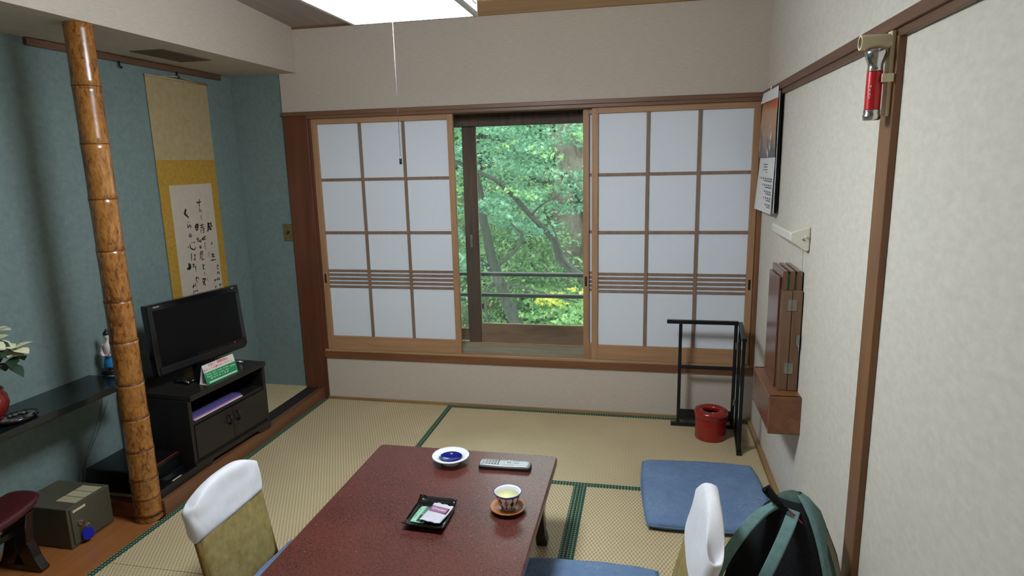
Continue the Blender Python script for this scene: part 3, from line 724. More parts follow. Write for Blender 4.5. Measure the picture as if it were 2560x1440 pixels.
bm = bmesh.new(); tube(bm, [(sx1+.027+.006*math.cos(a), ky+.010+.012*math.sin(a), kz-.012) for a in [i*math.pi/8 for i in range(17)]], .0012, 6); obj('key_ring', bm, 'chrome', safe, smooth=True)
bm = bmesh.new(); pillow(bm, .044, .056, .006, T(sx1+.020, ky+.012, kz-.056) @ RZ(R(-25)) @ RY(R(90)) @ RZ(R(90)), 14, 3, .28, None, .6); obj('key_tag', bm, 'blue_tag', safe, smooth=True, label='blue oval key tag')

arm = thing('arm_rest', (-.27, -2.02, 0), 'maroon padded arm rest on dark splayed lacquer legs', 'arm rest')
bm = bmesh.new(); pillow(bm, .185, .46, .045, T(-.268, -2.035, .264), 18, 5, .2, lambda u, v, s: (0, 0, .028*v*v-.01)); obj('pad', bm, 'maroon', arm, smooth=True)
for yy in (-1.885, -2.24):
    bm = bmesh.new()
    for o_ in ([(-.345, .245), (-.195, .245), (-.212, .185), (-.218, .115), (-.324, .115), (-.330, .185)],
               [(-.324, .120), (-.271, .120), (-.271, .080), (-.296, .020), (-.366, .020), (-.345, .06)],
               [(-.218, .120), (-.271, .120), (-.271, .080), (-.246, .020), (-.176, .020), (-.197, .06)],
               [(-.365, .026), (-.177, .026), (-.166, .012), (-.176, 0), (-.366, 0), (-.376, .012)]):
        prism(bm, o_, yy-.018, yy+.018, 'xz')
    obj('leg', bm, 'dark_lacquer', arm, bevel=.004)
boxo('stretcher', (-.285, -.258, -2.24, -1.885, .15, .175), 'dark_lacquer', arm, bevel=.003)

bx = thing('lacquer_box', (-.24, -1.35, .07), 'black lacquer box with a red line behind the bamboo pillar', 'box')
boxo('box_body', (-.40, -.105, -1.435, -1.215, .070, .165), 'black_satin', bx, bevel=.004)
boxo('lid', (-.405, -.100, -1.440, -1.212, .160, .182), 'black_satin', bx, bevel=.004)
boxo('edge_line', (-.1035, -.0985, -1.436, -1.214, .1822, .1838), 'red_line', bx, bevel=0, label='thin red lacquer line')
tr = thing('lacquer_tray', (-.055, -1.33, .07), 'low black lacquer tray on the alcove sill beside the pillar', 'tray')
boxo('tray_base', (-.094, -.012, -1.445, -1.212, .0705, .080), 'black_satin', tr, bevel=.002)
boxo('tray_lip', (-.020, -.012, -1.445, -1.212, .078, .112), 'black_satin', tr, bevel=.002)
boxo('tray_lip', (-.094, -.086, -1.445, -1.212, .078, .112), 'black_satin', tr, bevel=.002)
boxo('tray_lip', (-.086, -.020, -1.445, -1.437, .078, .112), 'black_satin', tr, bevel=.002)
nt_ = boxo('paper_note', (-.075, -.035, -1.31, -1.25, .0802, .0812), 'paper_cream', bevel=0)
tag(nt_, 'folded cream paper note lying in the low black tray', 'paper')

# ------------------------------------------------------------------ television stand
ST = T(.0, -.925, .0706) @ RZ(R(-4.0))      # local: front at +x = 0, length along y
def sb(name, r, mat, parent, bevel=.002, **k): return boxo(name, r, mat, parent, bevel, M=ST, **k)
tv_stand = thing('television_stand', (-.2, -.925, .0706), 'black-brown wooden television stand with two doors and open shelf', 'cabinet')
L2 = .272
sb('top_board', (-.415, .012, -L2-.006, L2+.006, .362, .389), 'wood_black', tv_stand, .004)
for s in (-1, 1): sb('side_panel', (-.40, -.004, s*L2-.011, s*L2+.011, .03, .362), 'wood_black_z', tv_stand)
sb('shelf_board', (-.40, -.010, -L2, L2, .232, .250), 'wood_black', tv_stand)
sb('bottom_board', (-.40, -.010, -L2, L2, .045, .062), 'wood_black', tv_stand)
sb('back_panel', (-.405, -.398, -L2, L2, .045, .362), 'wood_black_z', tv_stand)
for s in (-1, 1):
    d = sb('door', (-.016, 0, min(s*.0015, s*(L2-.012)), max(s*.0015, s*(L2-.012)), .064, .231), 'wood_black', tv_stand, .002)
    bm = bmesh.new(); tube(bm, [(.0, s*.030, .195), (.016, s*.030, .190), (.018, s*.030, .155), (.0, s*.030, .150)], .006, 8, True, ST); obj('handle', bm, 'black_plastic', d, smooth=True)
bm = bmesh.new(); prism(bm, [(-L2-.011, 0), (-L2+.085, 0), (-L2+.10, .022), (L2-.10, .022), (L2-.085, 0), (L2+.011, 0), (L2+.011, .046), (-L2-.011, .046)], -.012, .004, 'yz', ST); obj('plinth', bm, 'wood_black', tv_stand, bevel=.002)
for s in (-1, 1): sb('foot', (-.40, -.012, s*L2-.011, s*L2+.011, 0, .03), 'wood_black_z', tv_stand)

def flat_sheet(name, r, mat, label, cat, group=None, layers=()):
    t = thing(name, ST @ Vector(((r[0]+r[1])/2, (r[2]+r[3])/2, r[4])), label, cat, group)
    for (nm, rr, m) in layers: sb(nm, rr, m, t, .001)
    return t
flat_sheet('brochure', (-.2, -.01, -.245, .09, .25, .26), None, 'violet and pink brochures lying in the stand\'s open shelf', 'brochure', None,
           [('pages', (-.075, -.012, -.24, .10, .2505, .2545), 'paper_white'), ('cover', (-.075, -.016, -.24, .10, .2546, .2566), 'mag_pink')])
t = flat_sheet('brochure', (-.2, -.01, -.235, .11, .26, .275), None, 'pale grey brochure on top of the violet one in the shelf', 'brochure', None,
           [('pages', (-.085, -.026, -.235, .105, .2568, .2620), 'mag_purple'), ('cover', (-.085, -.034, -.235, .105, .2622, .2645), 'mag_purple')])

# ------------------------------------------------------------------ television
TM = T(-.170, -.870, .4598) @ RZ(R(-10.0))       # local +x = towards viewer, y = width
TT = TM @ T(0, 0, .062) @ RY(R(-4))
tv = thing('television', (-.17, -.87, .4598), 'black flat-screen television on the dark stand', 'television')
hw, hh = .290, .355
bm = bmesh.new()
prism(bm, [(-hw+.012, 0.0), (hw-.020, 0.0), (hw-.002, .022), (hw, .05), (hw-.004, hh), (-hw+.004, hh), (-hw, .05), (-hw+.002, .022)], -.03, .012, 'yz', TT)
obj('bezel', bm, 'black_gloss', tv, bevel=.006, seg=3)
boxo('screen_panel', (.0118, .0135, -hw+.034, hw-.034, .058, hh-.030), 'screen', tv, 0, TT)
boxo('speaker_bar', (.0115, .017, -hw+.02, hw-.024, .010, .046), 'black_plastic', tv, .004, TT)
bm = bmesh.new(); pillow(bm, .46, .26, .09, TT @ T(-.04, 0, .18) @ RZ(R(90)) @ RX(R(90)), 10, 4, .1); obj('rear_housing', bm, 'black_plastic', tv, smooth=True)
text_mesh('maker_mark', 'AQUOS', .010, TT @ T(.0127, -hw+.055, hh-.014) @ RZ(R(90)) @ RX(R(90)), 'pale_button', tv)
text_mesh('maker_mark', 'HDMI', .007, TT @ T(.0127, hw-.05, hh-.012) @ RZ(R(90)) @ RX(R(90)), 'pale_button', tv)
bm = bmesh.new(); bmesh.ops.create_icosphere(bm, subdivisions=1, radius=.0026, matrix=TT @ T(.0125, hw-.09, .05)); obj('standby_light', bm, 'led_red', tv)
boxo('neck', (-.030, .004, -.06, .06, .008, .10), 'black_gloss', tv, .004, TM)
bm = bmesh.new(); pillow(bm, .17, .36, .014, TM @ T(.0, 0, .008), 14, 4, .25, None, .5); obj('base_plate', bm, 'black_gloss', tv, smooth=True)
for s in (-1, 1):
    bm = bmesh.new(); tube(bm, [(-.03, s*.13, .012), (.03, s*.165, .013), (.075, s*.178, .010)], [.006, .008, .006], 10, True, TM); obj('chrome_foot', bm, 'chrome', tv, smooth=True)

# tent card sign on the stand
sg = thing('tent_card', (-.04, -.945, .4598), 'green and white folded tent card sign on the television stand', 'sign')
SM = T(-.015, -.945, .4602) @ RZ(R(-6))
b0, b1, hgt, dep = -.107, .107, .098, .052
ang = math.atan2(dep/2, hgt); sl = math.hypot(dep/2, hgt)
F = SM @ RY(-ang)                       # local z runs up the front face
bm = bmesh.new(); box(bm, -.001, .0, b0, b1, 0, sl, F); obj('front_leaf', bm, 'sign_white', sg)
Bk = SM @ T(-dep, 0, 0) @ RY(ang)
bm = bmesh.new(); box(bm, 0, .001, b0, b1, 0, sl, Bk); obj('back_leaf', bm, 'sign_white', sg)
bm = bmesh.new(); box(bm, -dep, 0, b0, b1, 0, .001, SM); obj('bottom_leaf', bm, 'sign_white', sg)
bm = bmesh.new(); box(bm, .0, .0004, b0, b1, 0, sl*.60, F); obj('green_panel', bm, 'sign_green', sg)
bm = bmesh.new(); box(bm, .0004, .0007, b0+.014, b1-.008, .006, .013, F); obj('white_band', bm, 'sign_white', sg)
def st(body, size, z, y, mat, width=None): text_mesh('lettering', body, size, F @ T(.0006, y, z) @ RZ(R(90)) @ RX(R(90)), mat, sg, .0002, 'CENTER', width)
st('非常口・避難経路は', .016, sl*.885, -.002, 'sign_red', .132)
st('前もってお確かめください。', .014, sl*.715, -.004, 'sign_red', .192)
st("Please  don't  smoke  in  bed.", .010, sl*.50, -.02, 'paper_white', .150)
st("Please  don't  smoke  here.", .010, sl*.38, -.02, 'paper_white', .150)
st('請  勿  在  床  上  吸  煙', .010, sl*.255, -.015, 'paper_white', .12)
st('SMOKING', .009, sl*.44, .082, 'paper_white', .036)

bm = bmesh.new(); tube(bm, [(XW+.006, -1.22, .50), (XW+.008, -1.27, .36), (XW+.012, -1.36, .24), (XW+.02, -1.43, .16), (XW+.03, -1.448, .078)], .0022, 6)
tag(obj('television_cable', bm, 'wire', smooth=True), 'thin pale cable hanging down the blue wall behind the pillar', 'cable')
bm = bmesh.new(); tube(bm, [(XW+.006, -1.20, .44), (XW+.010, -1.29, .30), (XW+.012, -1.39, .18), (XW+.045, -1.450, .078)], .0026, 6)
tag(obj('power_cable', bm, 'wire', smooth=True), 'thicker pale cable reaching the alcove floor behind the lacquer box', 'cable')

# ------------------------------------------------------------------ ceiling lamp
lamp = thing('ceiling_lamp', (1.317, -1.76, 1.97), 'square white framed ceiling lamp, brightly lit', 'lamp')
lx0, lx1, ly0, ly1, lz0, lz1 = 1.098, 1.534, -1.985, -1.545, 1.970, 2.100
fw_ = .014
for x in (lx0, lx1-fw_):
    for y in (ly0, ly1-fw_): boxo('frame_post', (x, x+fw_, y, y+fw_, lz0, lz1), 'white_paint', lamp, .001)
for z in (lz0, lz1-fw_):
    for y in (ly0, ly1-fw_): boxo('frame_bar', (lx0+fw_, lx1-fw_, y, y+fw_, z, z+fw_), 'white_paint', lamp, .001)
    for x in (lx0, lx1-fw_): boxo('frame_bar', (x, x+fw_, ly0+fw_, ly1-fw_, z, z+fw_), 'white_paint', lamp, .001)
for x in (lx0+.002, lx1-.008): boxo('slat', (x, x+.006, ly0+fw_, ly1-fw_, lz0+.034, lz0+.040), 'white_paint', lamp, .0005)
for y in (ly0+.002, ly1-.008): boxo('slat', (lx0+fw_, lx1-fw_, y, y+.006, lz0+.034, lz0+.040), 'white_paint', lamp, .0005)
i_ = .010; CX = 1.3265
boxo('acrylic_panel', (lx0+fw_, lx1-fw_, ly0+fw_, ly1-fw_, lz0+.004, lz0+.008), 'lamp_glow', lamp, 0)
for x in (lx0+i_, lx1-i_-.003): boxo('acrylic_panel', (x, x+.003, ly0+fw_, ly1-fw_, lz0+.008, lz1-.006), 'lamp_glow', lamp, 0)
for y in (ly0+i_, ly1-i_-.003): boxo('acrylic_panel', (lx0+fw_, lx1-fw_, y, y+.003, lz0+.008, lz1-.006), 'lamp_glow', lamp, 0)
boxo('top_plate', (lx0+.004, lx1-.004, ly0+.004, ly1-.004, lz1-.006, lz1-.001), 'white_paint', lamp, .001)
boxo('mounting_box', (1.24, 1.39, -1.84, -1.69, lz1-.002, 2.445), 'white_paint', lamp, .003)
bm = bmesh.new(); tube(bm, [(CX-.001, -1.763, 1.972), (CX-.0005, -1.763, 1.8), (CX, -1.763, 1.530)], .0007, 6); cd = obj('pull_cord', bm, 'grey_button', lamp, smooth=True)
bm = bmesh.new(); lathe(bm, [(0, 0), (.0038, 0), (.0042, .003), (.0042, .016), (.003, .021), (0, .022)], (CX, -1.763, 1.508), 12); obj('pull_knob', bm, 'black_plastic', cd, smooth=True, label='small black pull knob')

# ------------------------------------------------------------------ right wall
cal = thing('wall_calendar', (W, -.28, 1.235), 'wall calendar with autumn photograph above a white date sheet', 'calendar')
def sheet(bm, y0, y1, z0, z1, x, bow=.0, lift=.0, n=10, th=.0012):
    rows = []
    for k in range(n+1):
        f = k/n; z = z0+(z1-z0)*f; xx = x-bow*math.sin(math.pi*f)-lift*(1-f)
        rows.append([bm.verts.new((xx, y0, z)), bm.verts.new((xx-.010*(1-f), y1, z)), bm.verts.new((xx+th, y0, z)), bm.verts.new((xx+th-.010*(1-f), y1, z))])
    for a, b in zip(rows, rows[1:]):
        bm.faces.new((a[0], a[1], b[1], b[0])); bm.faces.new((a[2], b[2], b[3], a[3]))
        bm.faces.new((a[0], b[0], b[2], a[2])); bm.faces.new((a[1], a[3], b[3], b[1]))
    bm.faces.new(rows[0]); bm.faces.new(rows[-1])
cx_ = W-.030
bm = bmesh.new(); sheet(bm, -.46, -.065, 1.77, 1.822, cx_-.001); obj('header_strip', bm, 'paper_white', cal)
bm = bmesh.new(); sheet(bm, -.46, -.065, 1.50, 1.772, cx_, .004); obj('photograph', bm, 'calendar_photo', cal, label='autumn leaves photograph')
bm = bmesh.new(); sheet(bm, -.46, -.065, 1.235, 1.502, cx_, .0, .008); obj('date_sheet', bm, 'paper_white', cal)
for k in range(3):
    bm = bmesh.new(); sheet(bm, -.462, -.065, 1.24, 1.80, cx_+.006+.004*k, .0, -.003*k); obj('rear_sheet', bm, 'paper_white' if k < 1 else 'black_plastic', cal)
bm = bmesh.new()
for k in range(4):
    z = 1.465-k*.013; box(bm, cx_-.0035, cx_-.0030, -.30, -.19, z, z+.004)
for k in range(5):
    z = 1.385-k*.031; xx = cx_-.0008-.008*(1-(z-1.235)/.267)
    box(bm, xx-.0015, xx-.0010, -.44, -.09, z, z+.005)
    for j in range(7): box(bm, xx-.0022, xx-.0012, -.435+j*.05, -.415+j*.05, z+.009, z+.018)
obj('printed_dates', bm, 'grey_button', cal)
bm = bmesh.new(); tube(bm, [(cx_, -.263, 1.822), (W-.028, -.263, 1.838)], .003, 6); obj('hanging_pin', bm, 'steel', cal)
bm = bmesh.new()
for (yy, zz, r_) in ((-.36, 1.60, .018), (-.34, 1.55, .016), (-.28, 1.53, .014), (-.30, 1.515, .012)):
    prism(bm, [(yy-r_, zz-r_*.3), (yy, zz-r_*1.3), (yy+r_*.7, zz-r_*.2), (yy+r_*.1, zz+r_*1.2)], cx_-.0062, cx_-.0052, 'yz')
obj('printed_waterfall', bm, 'paper_white', cal)

nl = thing('wall_lamp', (W, -.9, 1.145), 'unlit ivory wedge-shaped wall lamp above the wooden boxes', 'lamp')
bm = bmesh.new(); prism(bm, [(W-.002, 1.148), (W-.016, 1.146), (W-.072, 1.186), (W-.074, 1.216), (W-.070, 1.220), (W-.002, 1.242)], -1.086, -.712, 'xz'); obj('cover', bm, 'lamp_cover', nl, bevel=.006, seg=3)
boxo('back_plate', (W-.006, W, -1.080, -.72, 1.152, 1.238), 'cream_plastic', nl, .002)
bm = bmesh.new(); tube(bm, [(W-.018, -1.084, 1.203), (W-.018, -1.094, 1.203)], .006, 12); obj('screw_knob', bm, 'lamp_cover', nl, smooth=True)
bm = bmesh.new(); tube(bm, [(W-.026, -1.084, 1.192), (W-.026, -1.090, 1.192)], .004, 10); obj('cord_hole', bm, 'grey_button', nl)
bm = bmesh.new(); tube(bm, [(W-.022, -1.078, 1.15), (W-.022, -1.078, 1.05)], .0008, 6); obj('pull_string', bm, 'wire', nl)
boxo('tube_stripe', (W-.050, W-.046, -1.07, -.73, 1.2235, 1.2265), 'wire', nl, .0005)

ws = thing('wall_shelf_box', (W, -.8, .42), 'long brown wooden box shelf fixed to the right wall', 'shelf')
boxo('top_board', (W-.122, W, -1.12, -.74, .556, .572), 'shelf_brown', ws, .003)
boxo('bottom_board', (W-.118, W, -1.11, -.74, .414, .428), 'shelf_brown', ws, .002)
boxo('end_panel', (W-.120, W, -1.122, -1.106, .414, .572), 'shelf_brown', ws, .002)
boxo('end_panel', (W-.120, W, -.756, -.74, .414, .572), 'shelf_brown', ws, .002)
boxo('front_panel', (W-.121, W-.110, -1.107, -.755, .428, .556), 'box_brown', ws, .002, label='varnished red-brown front panel')

hb = thing('hinged_box', (W-.05, -.9, .572), 'tall varnished hinged wooden case standing on the wall shelf box', 'case')
bz0, bz1 = .573, 1.060
boxo('front_case', (W-.080, W-.043, -1.040, -.79, bz0, .985), 'box_brown', hb, .003)
boxo('rear_case', (W-.041, W-.004, -1.038, -.79, bz0, .985), 'box_brown', hb, .003)
boxo('edge_board', (W-.079, W-.043, -1.048, -1.038, bz0, .984), 'box_edge', hb, .002)
boxo('edge_board', (W-.041, W-.005, -1.048, -1.038, bz0, .984), 'box_edge', hb, .002)
for a, b_ in ((-.078, -.059), (-.052, -.033), (-.027, -.006)):
    boxo('inner_board', (W+a, W+b_, -1.030, -.80, .98, bz1), 'box_brown', hb, .003)
for a, b_ in ((-.059, -.052), (-.033, -.027)):
    boxo('felt_lining', (W+a, W+b_, -1.026, -.82, .98, bz1-.012), 'green_felt', hb, .001, label='green felt lining')
boxo('front_cover', (W-.086, W-.080, -1.0, -.79, bz0, 1.03), 'box_brown', hb, .002)
for z in (.645, .905):
    hg = boxo('hinge', (W-.059, W-.025, -1.0505, -1.0475, z, z+.045), 'steel', hb, .001)
    bm = bmesh.new(); tube(bm, [(W-.042, -1.0505, z), (W-.042, -1.0505, z+.045)], .003, 8); obj('hinge_pin', bm, 'steel', hg)
boxo('clasp', (W-.022, W-.008, -1.058, -1.047, .765, .81), 'steel', hb, .002)
bm = bmesh.new(); tube(bm, [(W-.012, -1.058, .77), (W-.012, -1.064, .755), (W-.012, -1.058, .742), (W-.012, -1.052, .755)], .0022, 6); obj('padlock_ring', bm, 'steel', hb, smooth=True)

fl = thing('flashlight_holder', (W-.03, -1.842, 1.60), 'cream plastic holder bracket on the brown half post', 'bracket')
bm = bmesh.new()
HM = T(W-.018, -1.842, 0)
prism(bm, [(-.012, -.0), (0, 0), (0, .205), (-.012, .205)], -.014, .014, 'xz', HM @ T(0, 0, 1.598)); obj('back_strip', bm, 'cream_plastic', fl, bevel=.003)
bm = bmesh.new(); n = 20
for (ra, xa), (rb, xb) in (((.0185, -.008), (.0185, -.078)), ((.0185, -.078), (.0135, -.078)), ((.0135, -.078), (.0135, -.030))):
    A = [bm.verts.new(HM @ Vector((xa, ra*math.cos(2*math.pi*k/n), 1.779+ra*math.sin(2*math.pi*k/n)))) for k in range(n)]
    B = [bm.verts.new(HM @ Vector((xb, rb*math.cos(2*math.pi*k/n), 1.779+rb*math.sin(2*math.pi*k/n)))) for k in range(n)]
    for k in range(n): bm.faces.new((A[k], A[(k+1) % n], B[(k+1) % n], B[k]))
obj('ring_tube', bm, 'cream_plastic', fl, smooth=True)
boxo('side_clip', (-.030, -.004, -.030, -.024, 1.680, 1.700), 'cream_plastic', fl, .001, HM)
boxo('side_clip', (-.030, -.004, .022, .026, 1.680, 1.700), 'cream_plastic', fl, .001, HM)
tch = thing('flashlight', (W-.052, -1.842, 1.592), 'chrome and red flashlight hanging in its cream holder', 'flashlight')
TX = W-.056
bm = bmesh.new(); lathe(bm, [(0, .172), (.0235, .172), (.0265, .168), (.0265, .160), (.0235, .150), (.0195, .140), (.0175, .135), (.0175, .124), (.0185, .122), (.0185, .119)], (TX, -1.842, 1.590), 28); obj('head', bm, 'chrome', tch, smooth=True)
pr_ = [(0, .119)]
for k in range(34): pr_ += [(.0180, .118-k*.0027), (.0186, .1167-k*.0027)]
pr_ += [(.018, .0255), (0, .0255)]
bm = bmesh.new(); lathe(bm, pr_, (TX, -1.842, 1.590), 28); obj('barrel', bm, 'red_metal', tch, smooth=True)
bm = bmesh.new(); lathe(bm, [(0, .0258), (.0190, .0258), (.0195, .022), (.0185, .016), (.0205, .013), (.0205, .006), (.0185, .0), (.010, -.001), (0, -.001)], (TX, -1.842, 1.590), 28); obj('tail_cap', bm, 'chrome', tch, smooth=True)
for k, chn in enumerate('NEXT'):
    text_mesh('lettering', chn, .008, T(TX-.0125, -1.842-.0142, 1.672-k*.0095) @ RZ(R(-42)) @ RX(R(90)), 'paper_white', tch, .0006)

# ------------------------------------------------------------------ folding rack and red bin
rk = thing('folding_rack', (2.42, -.11, 0), 'black two-leaf folding towel rack in the corner', 'rack')
yb_ = -.110
b_ = .0085
boxo('top_bar', (2.202, 2.583, yb_-.011, yb_+.011, .603, .624), 'black_satin', rk, .002)
boxo('post', (2.268, 2.286, yb_-b_, yb_+b_, .0, .604), 'black_satin', rk, .002)
boxo('post', (2.562, 2.580, yb_-b_, yb_+b_, .0, .604), 'black_satin', rk, .002)
boxo('cross_bar', (2.284, 2.564, yb_-.006, yb_+.006, .342, .362), 'black_satin', rk, .002)
boxo('bottom_panel', (2.284, 2.564, yb_-.005, yb_+.005, .040, .100), 'black_satin', rk, .002)
boxo('foot_bar', (2.236, 2.592, yb_-.013, yb_+.013, .0, .021), 'black_satin', rk, .002)
RM = T(2.592, yb_-.008, 0) @ RZ(R(-4.5))       # second leaf runs towards -y
boxo('top_bar', (-.011, .011, -.345, -.004, .603, .624), 'black_satin', rk, .002, RM)
boxo('post', (-b_, b_, -.330, -.312, .0, .604), 'black_satin', rk, .002, RM)
boxo('post', (-b_, b_, -.022, -.004, .0, .604), 'black_satin', rk, .002, RM)
boxo('cross_bar', (-.006, .006, -.314, -.02, .342, .362), 'black_satin', rk, .002, RM)
boxo('bottom_panel', (-.005, .005, -.314, -.02, .040, .100), 'black_satin', rk, .002, RM)
boxo('foot_bar', (-.013, .013, -.345, -.004, .0, .021), 'black_satin', rk, .002, RM)
for z in (.14, .47): boxo('hinge', (2.570, 2.588, yb_-.0125, yb_-.009, z, z+.035), 'steel', rk, .0005, label='small dull metal hinge')

bn = thing('waste_bin', (2.442, -.25, 0), 'round red lacquer waste bin with holed lid', 'bin')
bm = bmesh.new(); lathe(bm, [(0, 0), (.078, 0), (.082, .004), (.0835, .125), (.079, .125), (.076, .01), (0, .010)], (2.442, -.245, 0), 40); obj('bin_body', bm, 'red_lacquer', bn, smooth=True, bevel=.001)
bm = bmesh.new(); lathe(bm, [(.083, .120), (.0885, .124), (.0895, .147), (.086, .158), (.074, .163), (.048, .161), (.043, .155), (.041, .138), (.044, .136), (.05, .150), (.078, .152), (.080, .124)], (2.442, -.245, 0), 40, cap=False); obj('lid_ring', bm, 'red_lacquer', bn, smooth=True)

# ------------------------------------------------------------------ low table
TBx0, TBx1, TBy0, TBy1 = .978, 1.742, -2.46, -1.282
tb = thing('low_table', (1.36, -1.87, 0), 'low mottled red-brown lacquer table', 'table')
def rrect(x0, x1, y0, y1, r, n=6):
    out = []
    for cx, cy, a0 in ((x1-r, y1-r, 0), (x0+r, y1-r, 90), (x0+r, y0+r, 180), (x1-r, y0+r, 270)):
        for k in range(n+1):
            a = R(a0+90*k/n); out.append((cx+r*math.cos(a), cy+r*math.sin(a)))
    return out
bm = bmesh.new(); prism(bm, rrect(TBx0, TBx1, TBy0, TBy1, .022), .300, .330, 'xy'); obj('tabletop', bm, 'table', tb, bevel=.005, seg=3)
for y in (TBy0+.10, TBy1-.11): boxo('apron', (TBx0+.08, TBx1-.08, y-.012, y+.012, .262, .302), 'dark_lacquer', tb, .003)
for x in (TBx0+.07, TBx1-.07): boxo('apron', (x-.012, x+.012, TBy0+.12, TBy1-.12, .262, .302), 'dark_lacquer', tb, .003)
for sx_, x in ((-1, TBx0+.062), (1, TBx1-.062)):
    for y in (TBy0+.10, TBy1-.10):
        bm = bmesh.new()
        pts = [(-.034, .30), (.034, .30), (.030, .22), (.020, .13), (.024, .05), (.034, .012), (.032, 0), (-.010, 0), (-.012, .012), (-.014, .10), (-.024, .22)]
        prism(bm, [(x+sx_*a, b) for a, b in pts], y-.026, y+.026, 'xz'); obj('leg', bm, 'dark_lacquer', tb, bevel=.005)
TZ = .330

ash = thing('ashtray', (1.328, -1.405, TZ), 'white china dish with cobalt blue centre on the table', 'dish')
bm = bmesh.new(); lathe(bm, [(0, 0), (.036, 0), (.038, .004), (.040, .012), (.060, .022), (.0735, .031), (.0745, .034), (.072, .036), (.060, .033), (.047, .027), (.044, .018), (.038, .0145), (0, .014)], (1.328, -1.405, TZ), 48); obj('dish_body', bm, 'white_china', ash, smooth=True)
bm = bmesh.new(); lathe(bm, [(0, .0146), (.038, .0150), (.0442, .0186), (.0468, .0268), (.0455, .0272), (.042, .02), (0, .0155)], (1.328, -1.405, TZ), 48); obj('blue_well', bm, 'blue_china', ash, smooth=True, label='cobalt blue glazed well')

rc = thing('remote_control', (1.552, -1.41, TZ), 'silver remote control lying on the table', 'remote control')
QM = T(1.552, -1.412, TZ) @ RZ(R(1.5))
bm = bmesh.new(); prism(bm, rrect(-.103, .103, -.026, .026, .010), .0, .012, 'xy', QM); obj('lower_shell', bm, 'black_plastic', rc, bevel=.003)
bm = bmesh.new(); pillow(bm, .206, .053, .016, QM @ T(0, 0, .014), 18, 8, .05, lambda u, v, s: (0, 0, -.0015*math.cos(u*2.5)+.001)); obj('upper_shell', bm, 'silver_plastic', rc, smooth=True)
for i in range(4):
    for j in range(3):
        boxo('number_key', (-.076+i*.0115, -.068+i*.0115, -.0165+j*.0125, -.0105+j*.0125, .0195, .0235), 'grey_button', rc, .001, QM)
for i in range(3): boxo('menu_key', (-.096+i*.005, -.0925+i*.005, -.018, .018, .018, .022), 'grey_button' if i % 2 else 'pale_button', rc, .0008, QM)
boxo('key_panel', (-.028, -.024, -.020, .020, .0195, .0222), 'black_plastic', rc, .0005, QM)
bm = bmesh.new(); lathe(bm, [(.0165, .0205), (.0165, .0235), (.0105, .0242), (.0105, .0205)], (0, 0, 0), 24, QM @ T(.016, 0, 0), cap=False); obj('ring_key', bm, 'pale_button', rc, smooth=True)
bm = bmesh.new(); lathe(bm, [(0, .0205), (.007, .0205), (.007, .0240), (0, .0246)], (0, 0, 0), 16, QM @ T(.016, 0, 0)); obj('centre_key', bm, 'silver_plastic', rc, smooth=True)
for (kx, ky_) in ((-.016, .018), (-.008, .0195), (.002, .020), (.014, .020), (.026, .020), (.038, .018), (-.012, -.019), (.0, -.0195), (.03, -.0195), (.042, -.018), (.042, 0), (.052, 0)):
    boxo('small_key', (kx-.003, kx+.003, ky_-.0022, ky_+.0022, .0195, .0232), 'pale_button' if ky_ else 'grey_button', rc, .0008, QM)
boxo('maker_strip', (.078, .0795, -.010, .010, .020, .0218), 'grey_button', rc, 0, QM)

SC = T(1.628, -1.712, TZ) @ Matrix.Scale(1.05, 4)
cs = thing('saucer', (1.628, -1.712, TZ), 'round turned wooden saucer under the tea cup', 'saucer')
bm = bmesh.new(); lathe(bm, [(0, 0), (.030, 0), (.033, .003), (.046, .006), (.058, .013), (.0595, .0155), (.057, .0165), (.044, .011), (.030, .008), (0, .0075)], (0, 0, 0), 44, SC); obj('saucer_dish', bm, 'saucer', cs, smooth=True)
cu = thing('tea_cup', (1.628, -1.712, TZ+.0076), 'white china tea cup with brown stripes and blue rim', 'cup')
CM = T(1.628, -1.712, TZ+.0076) @ Matrix.Scale(1.08, 4)
cprof = [(.0205, .0), (.0205, .006), (.0235, .009), (.031, .022), (.0365, .040), (.0405, .052), (.0432, .056)]
bm = bmesh.new(); lathe(bm, [(0, .002), (.018, .002), (.018, 0)]+cprof+[(.0442, .0575), (.0425, .0585), (.0385, .052), (.034, .040), (.028, .022), (.018, .012), (0, .011)], (0, 0, 0), 48, CM); obj('cup_body', bm, 'white_china', cu, smooth=True)
bm = bmesh.new(); lathe(bm, [(.0405, .0515), (.0436, .0555), (.0448, .0575), (.0440, .0592), (.0424, .0590), (.0430, .0575), (.0418, .0540), (.0403, .0518)], (0, 0, 0), 48, CM, cap=False); obj('rim_band', bm, 'rim_blue', cu, smooth=True, label='cobalt blue painted rim')
bm = bmesh.new(); lathe(bm, [(0, .044), (.0352, .044), (.0356, .0445), (0, .0447)], (0, 0, 0), 40, CM); obj('tea', bm, 'tea', cu, smooth=True, label='pale green tea')
def cup_r(z):
    for (ra, za), (rb, zb) in zip(cprof, cprof[1:]):
        if za <= z <= zb and zb > za: return ra+(rb-ra)*(z-za)/(zb-za)
    return cprof[-1][0]
for k in range(11):
    a0 = k*2*math.pi/11+.2
    bm = bmesh.new(); prevv = None
    for i in range(9):
        z = .009+i*.0052; r_ = cup_r(z)+.0005; half = (.12+.10*math.sin(i*1.3+k))*(.55+.45*math.sin(math.pi*(i+.8)/9.6))*.9
        v = [bm.verts.new(CM @ Vector((r_*math.cos(a0+s*half), r_*math.sin(a0+s*half), z))) for s in (-1, 0, 1)]
        v[1].co = CM @ Vector((r_*1.003*math.cos(a0), r_*1.003*math.sin(a0), z))
        if prevv:
            for j in (0, 1): bm.faces.new((prevv[j], prevv[j+1], v[j+1], v[j]))
        prevv = v
    obj('painted_stripe', bm, 'stripe_brown', cu, smooth=True)

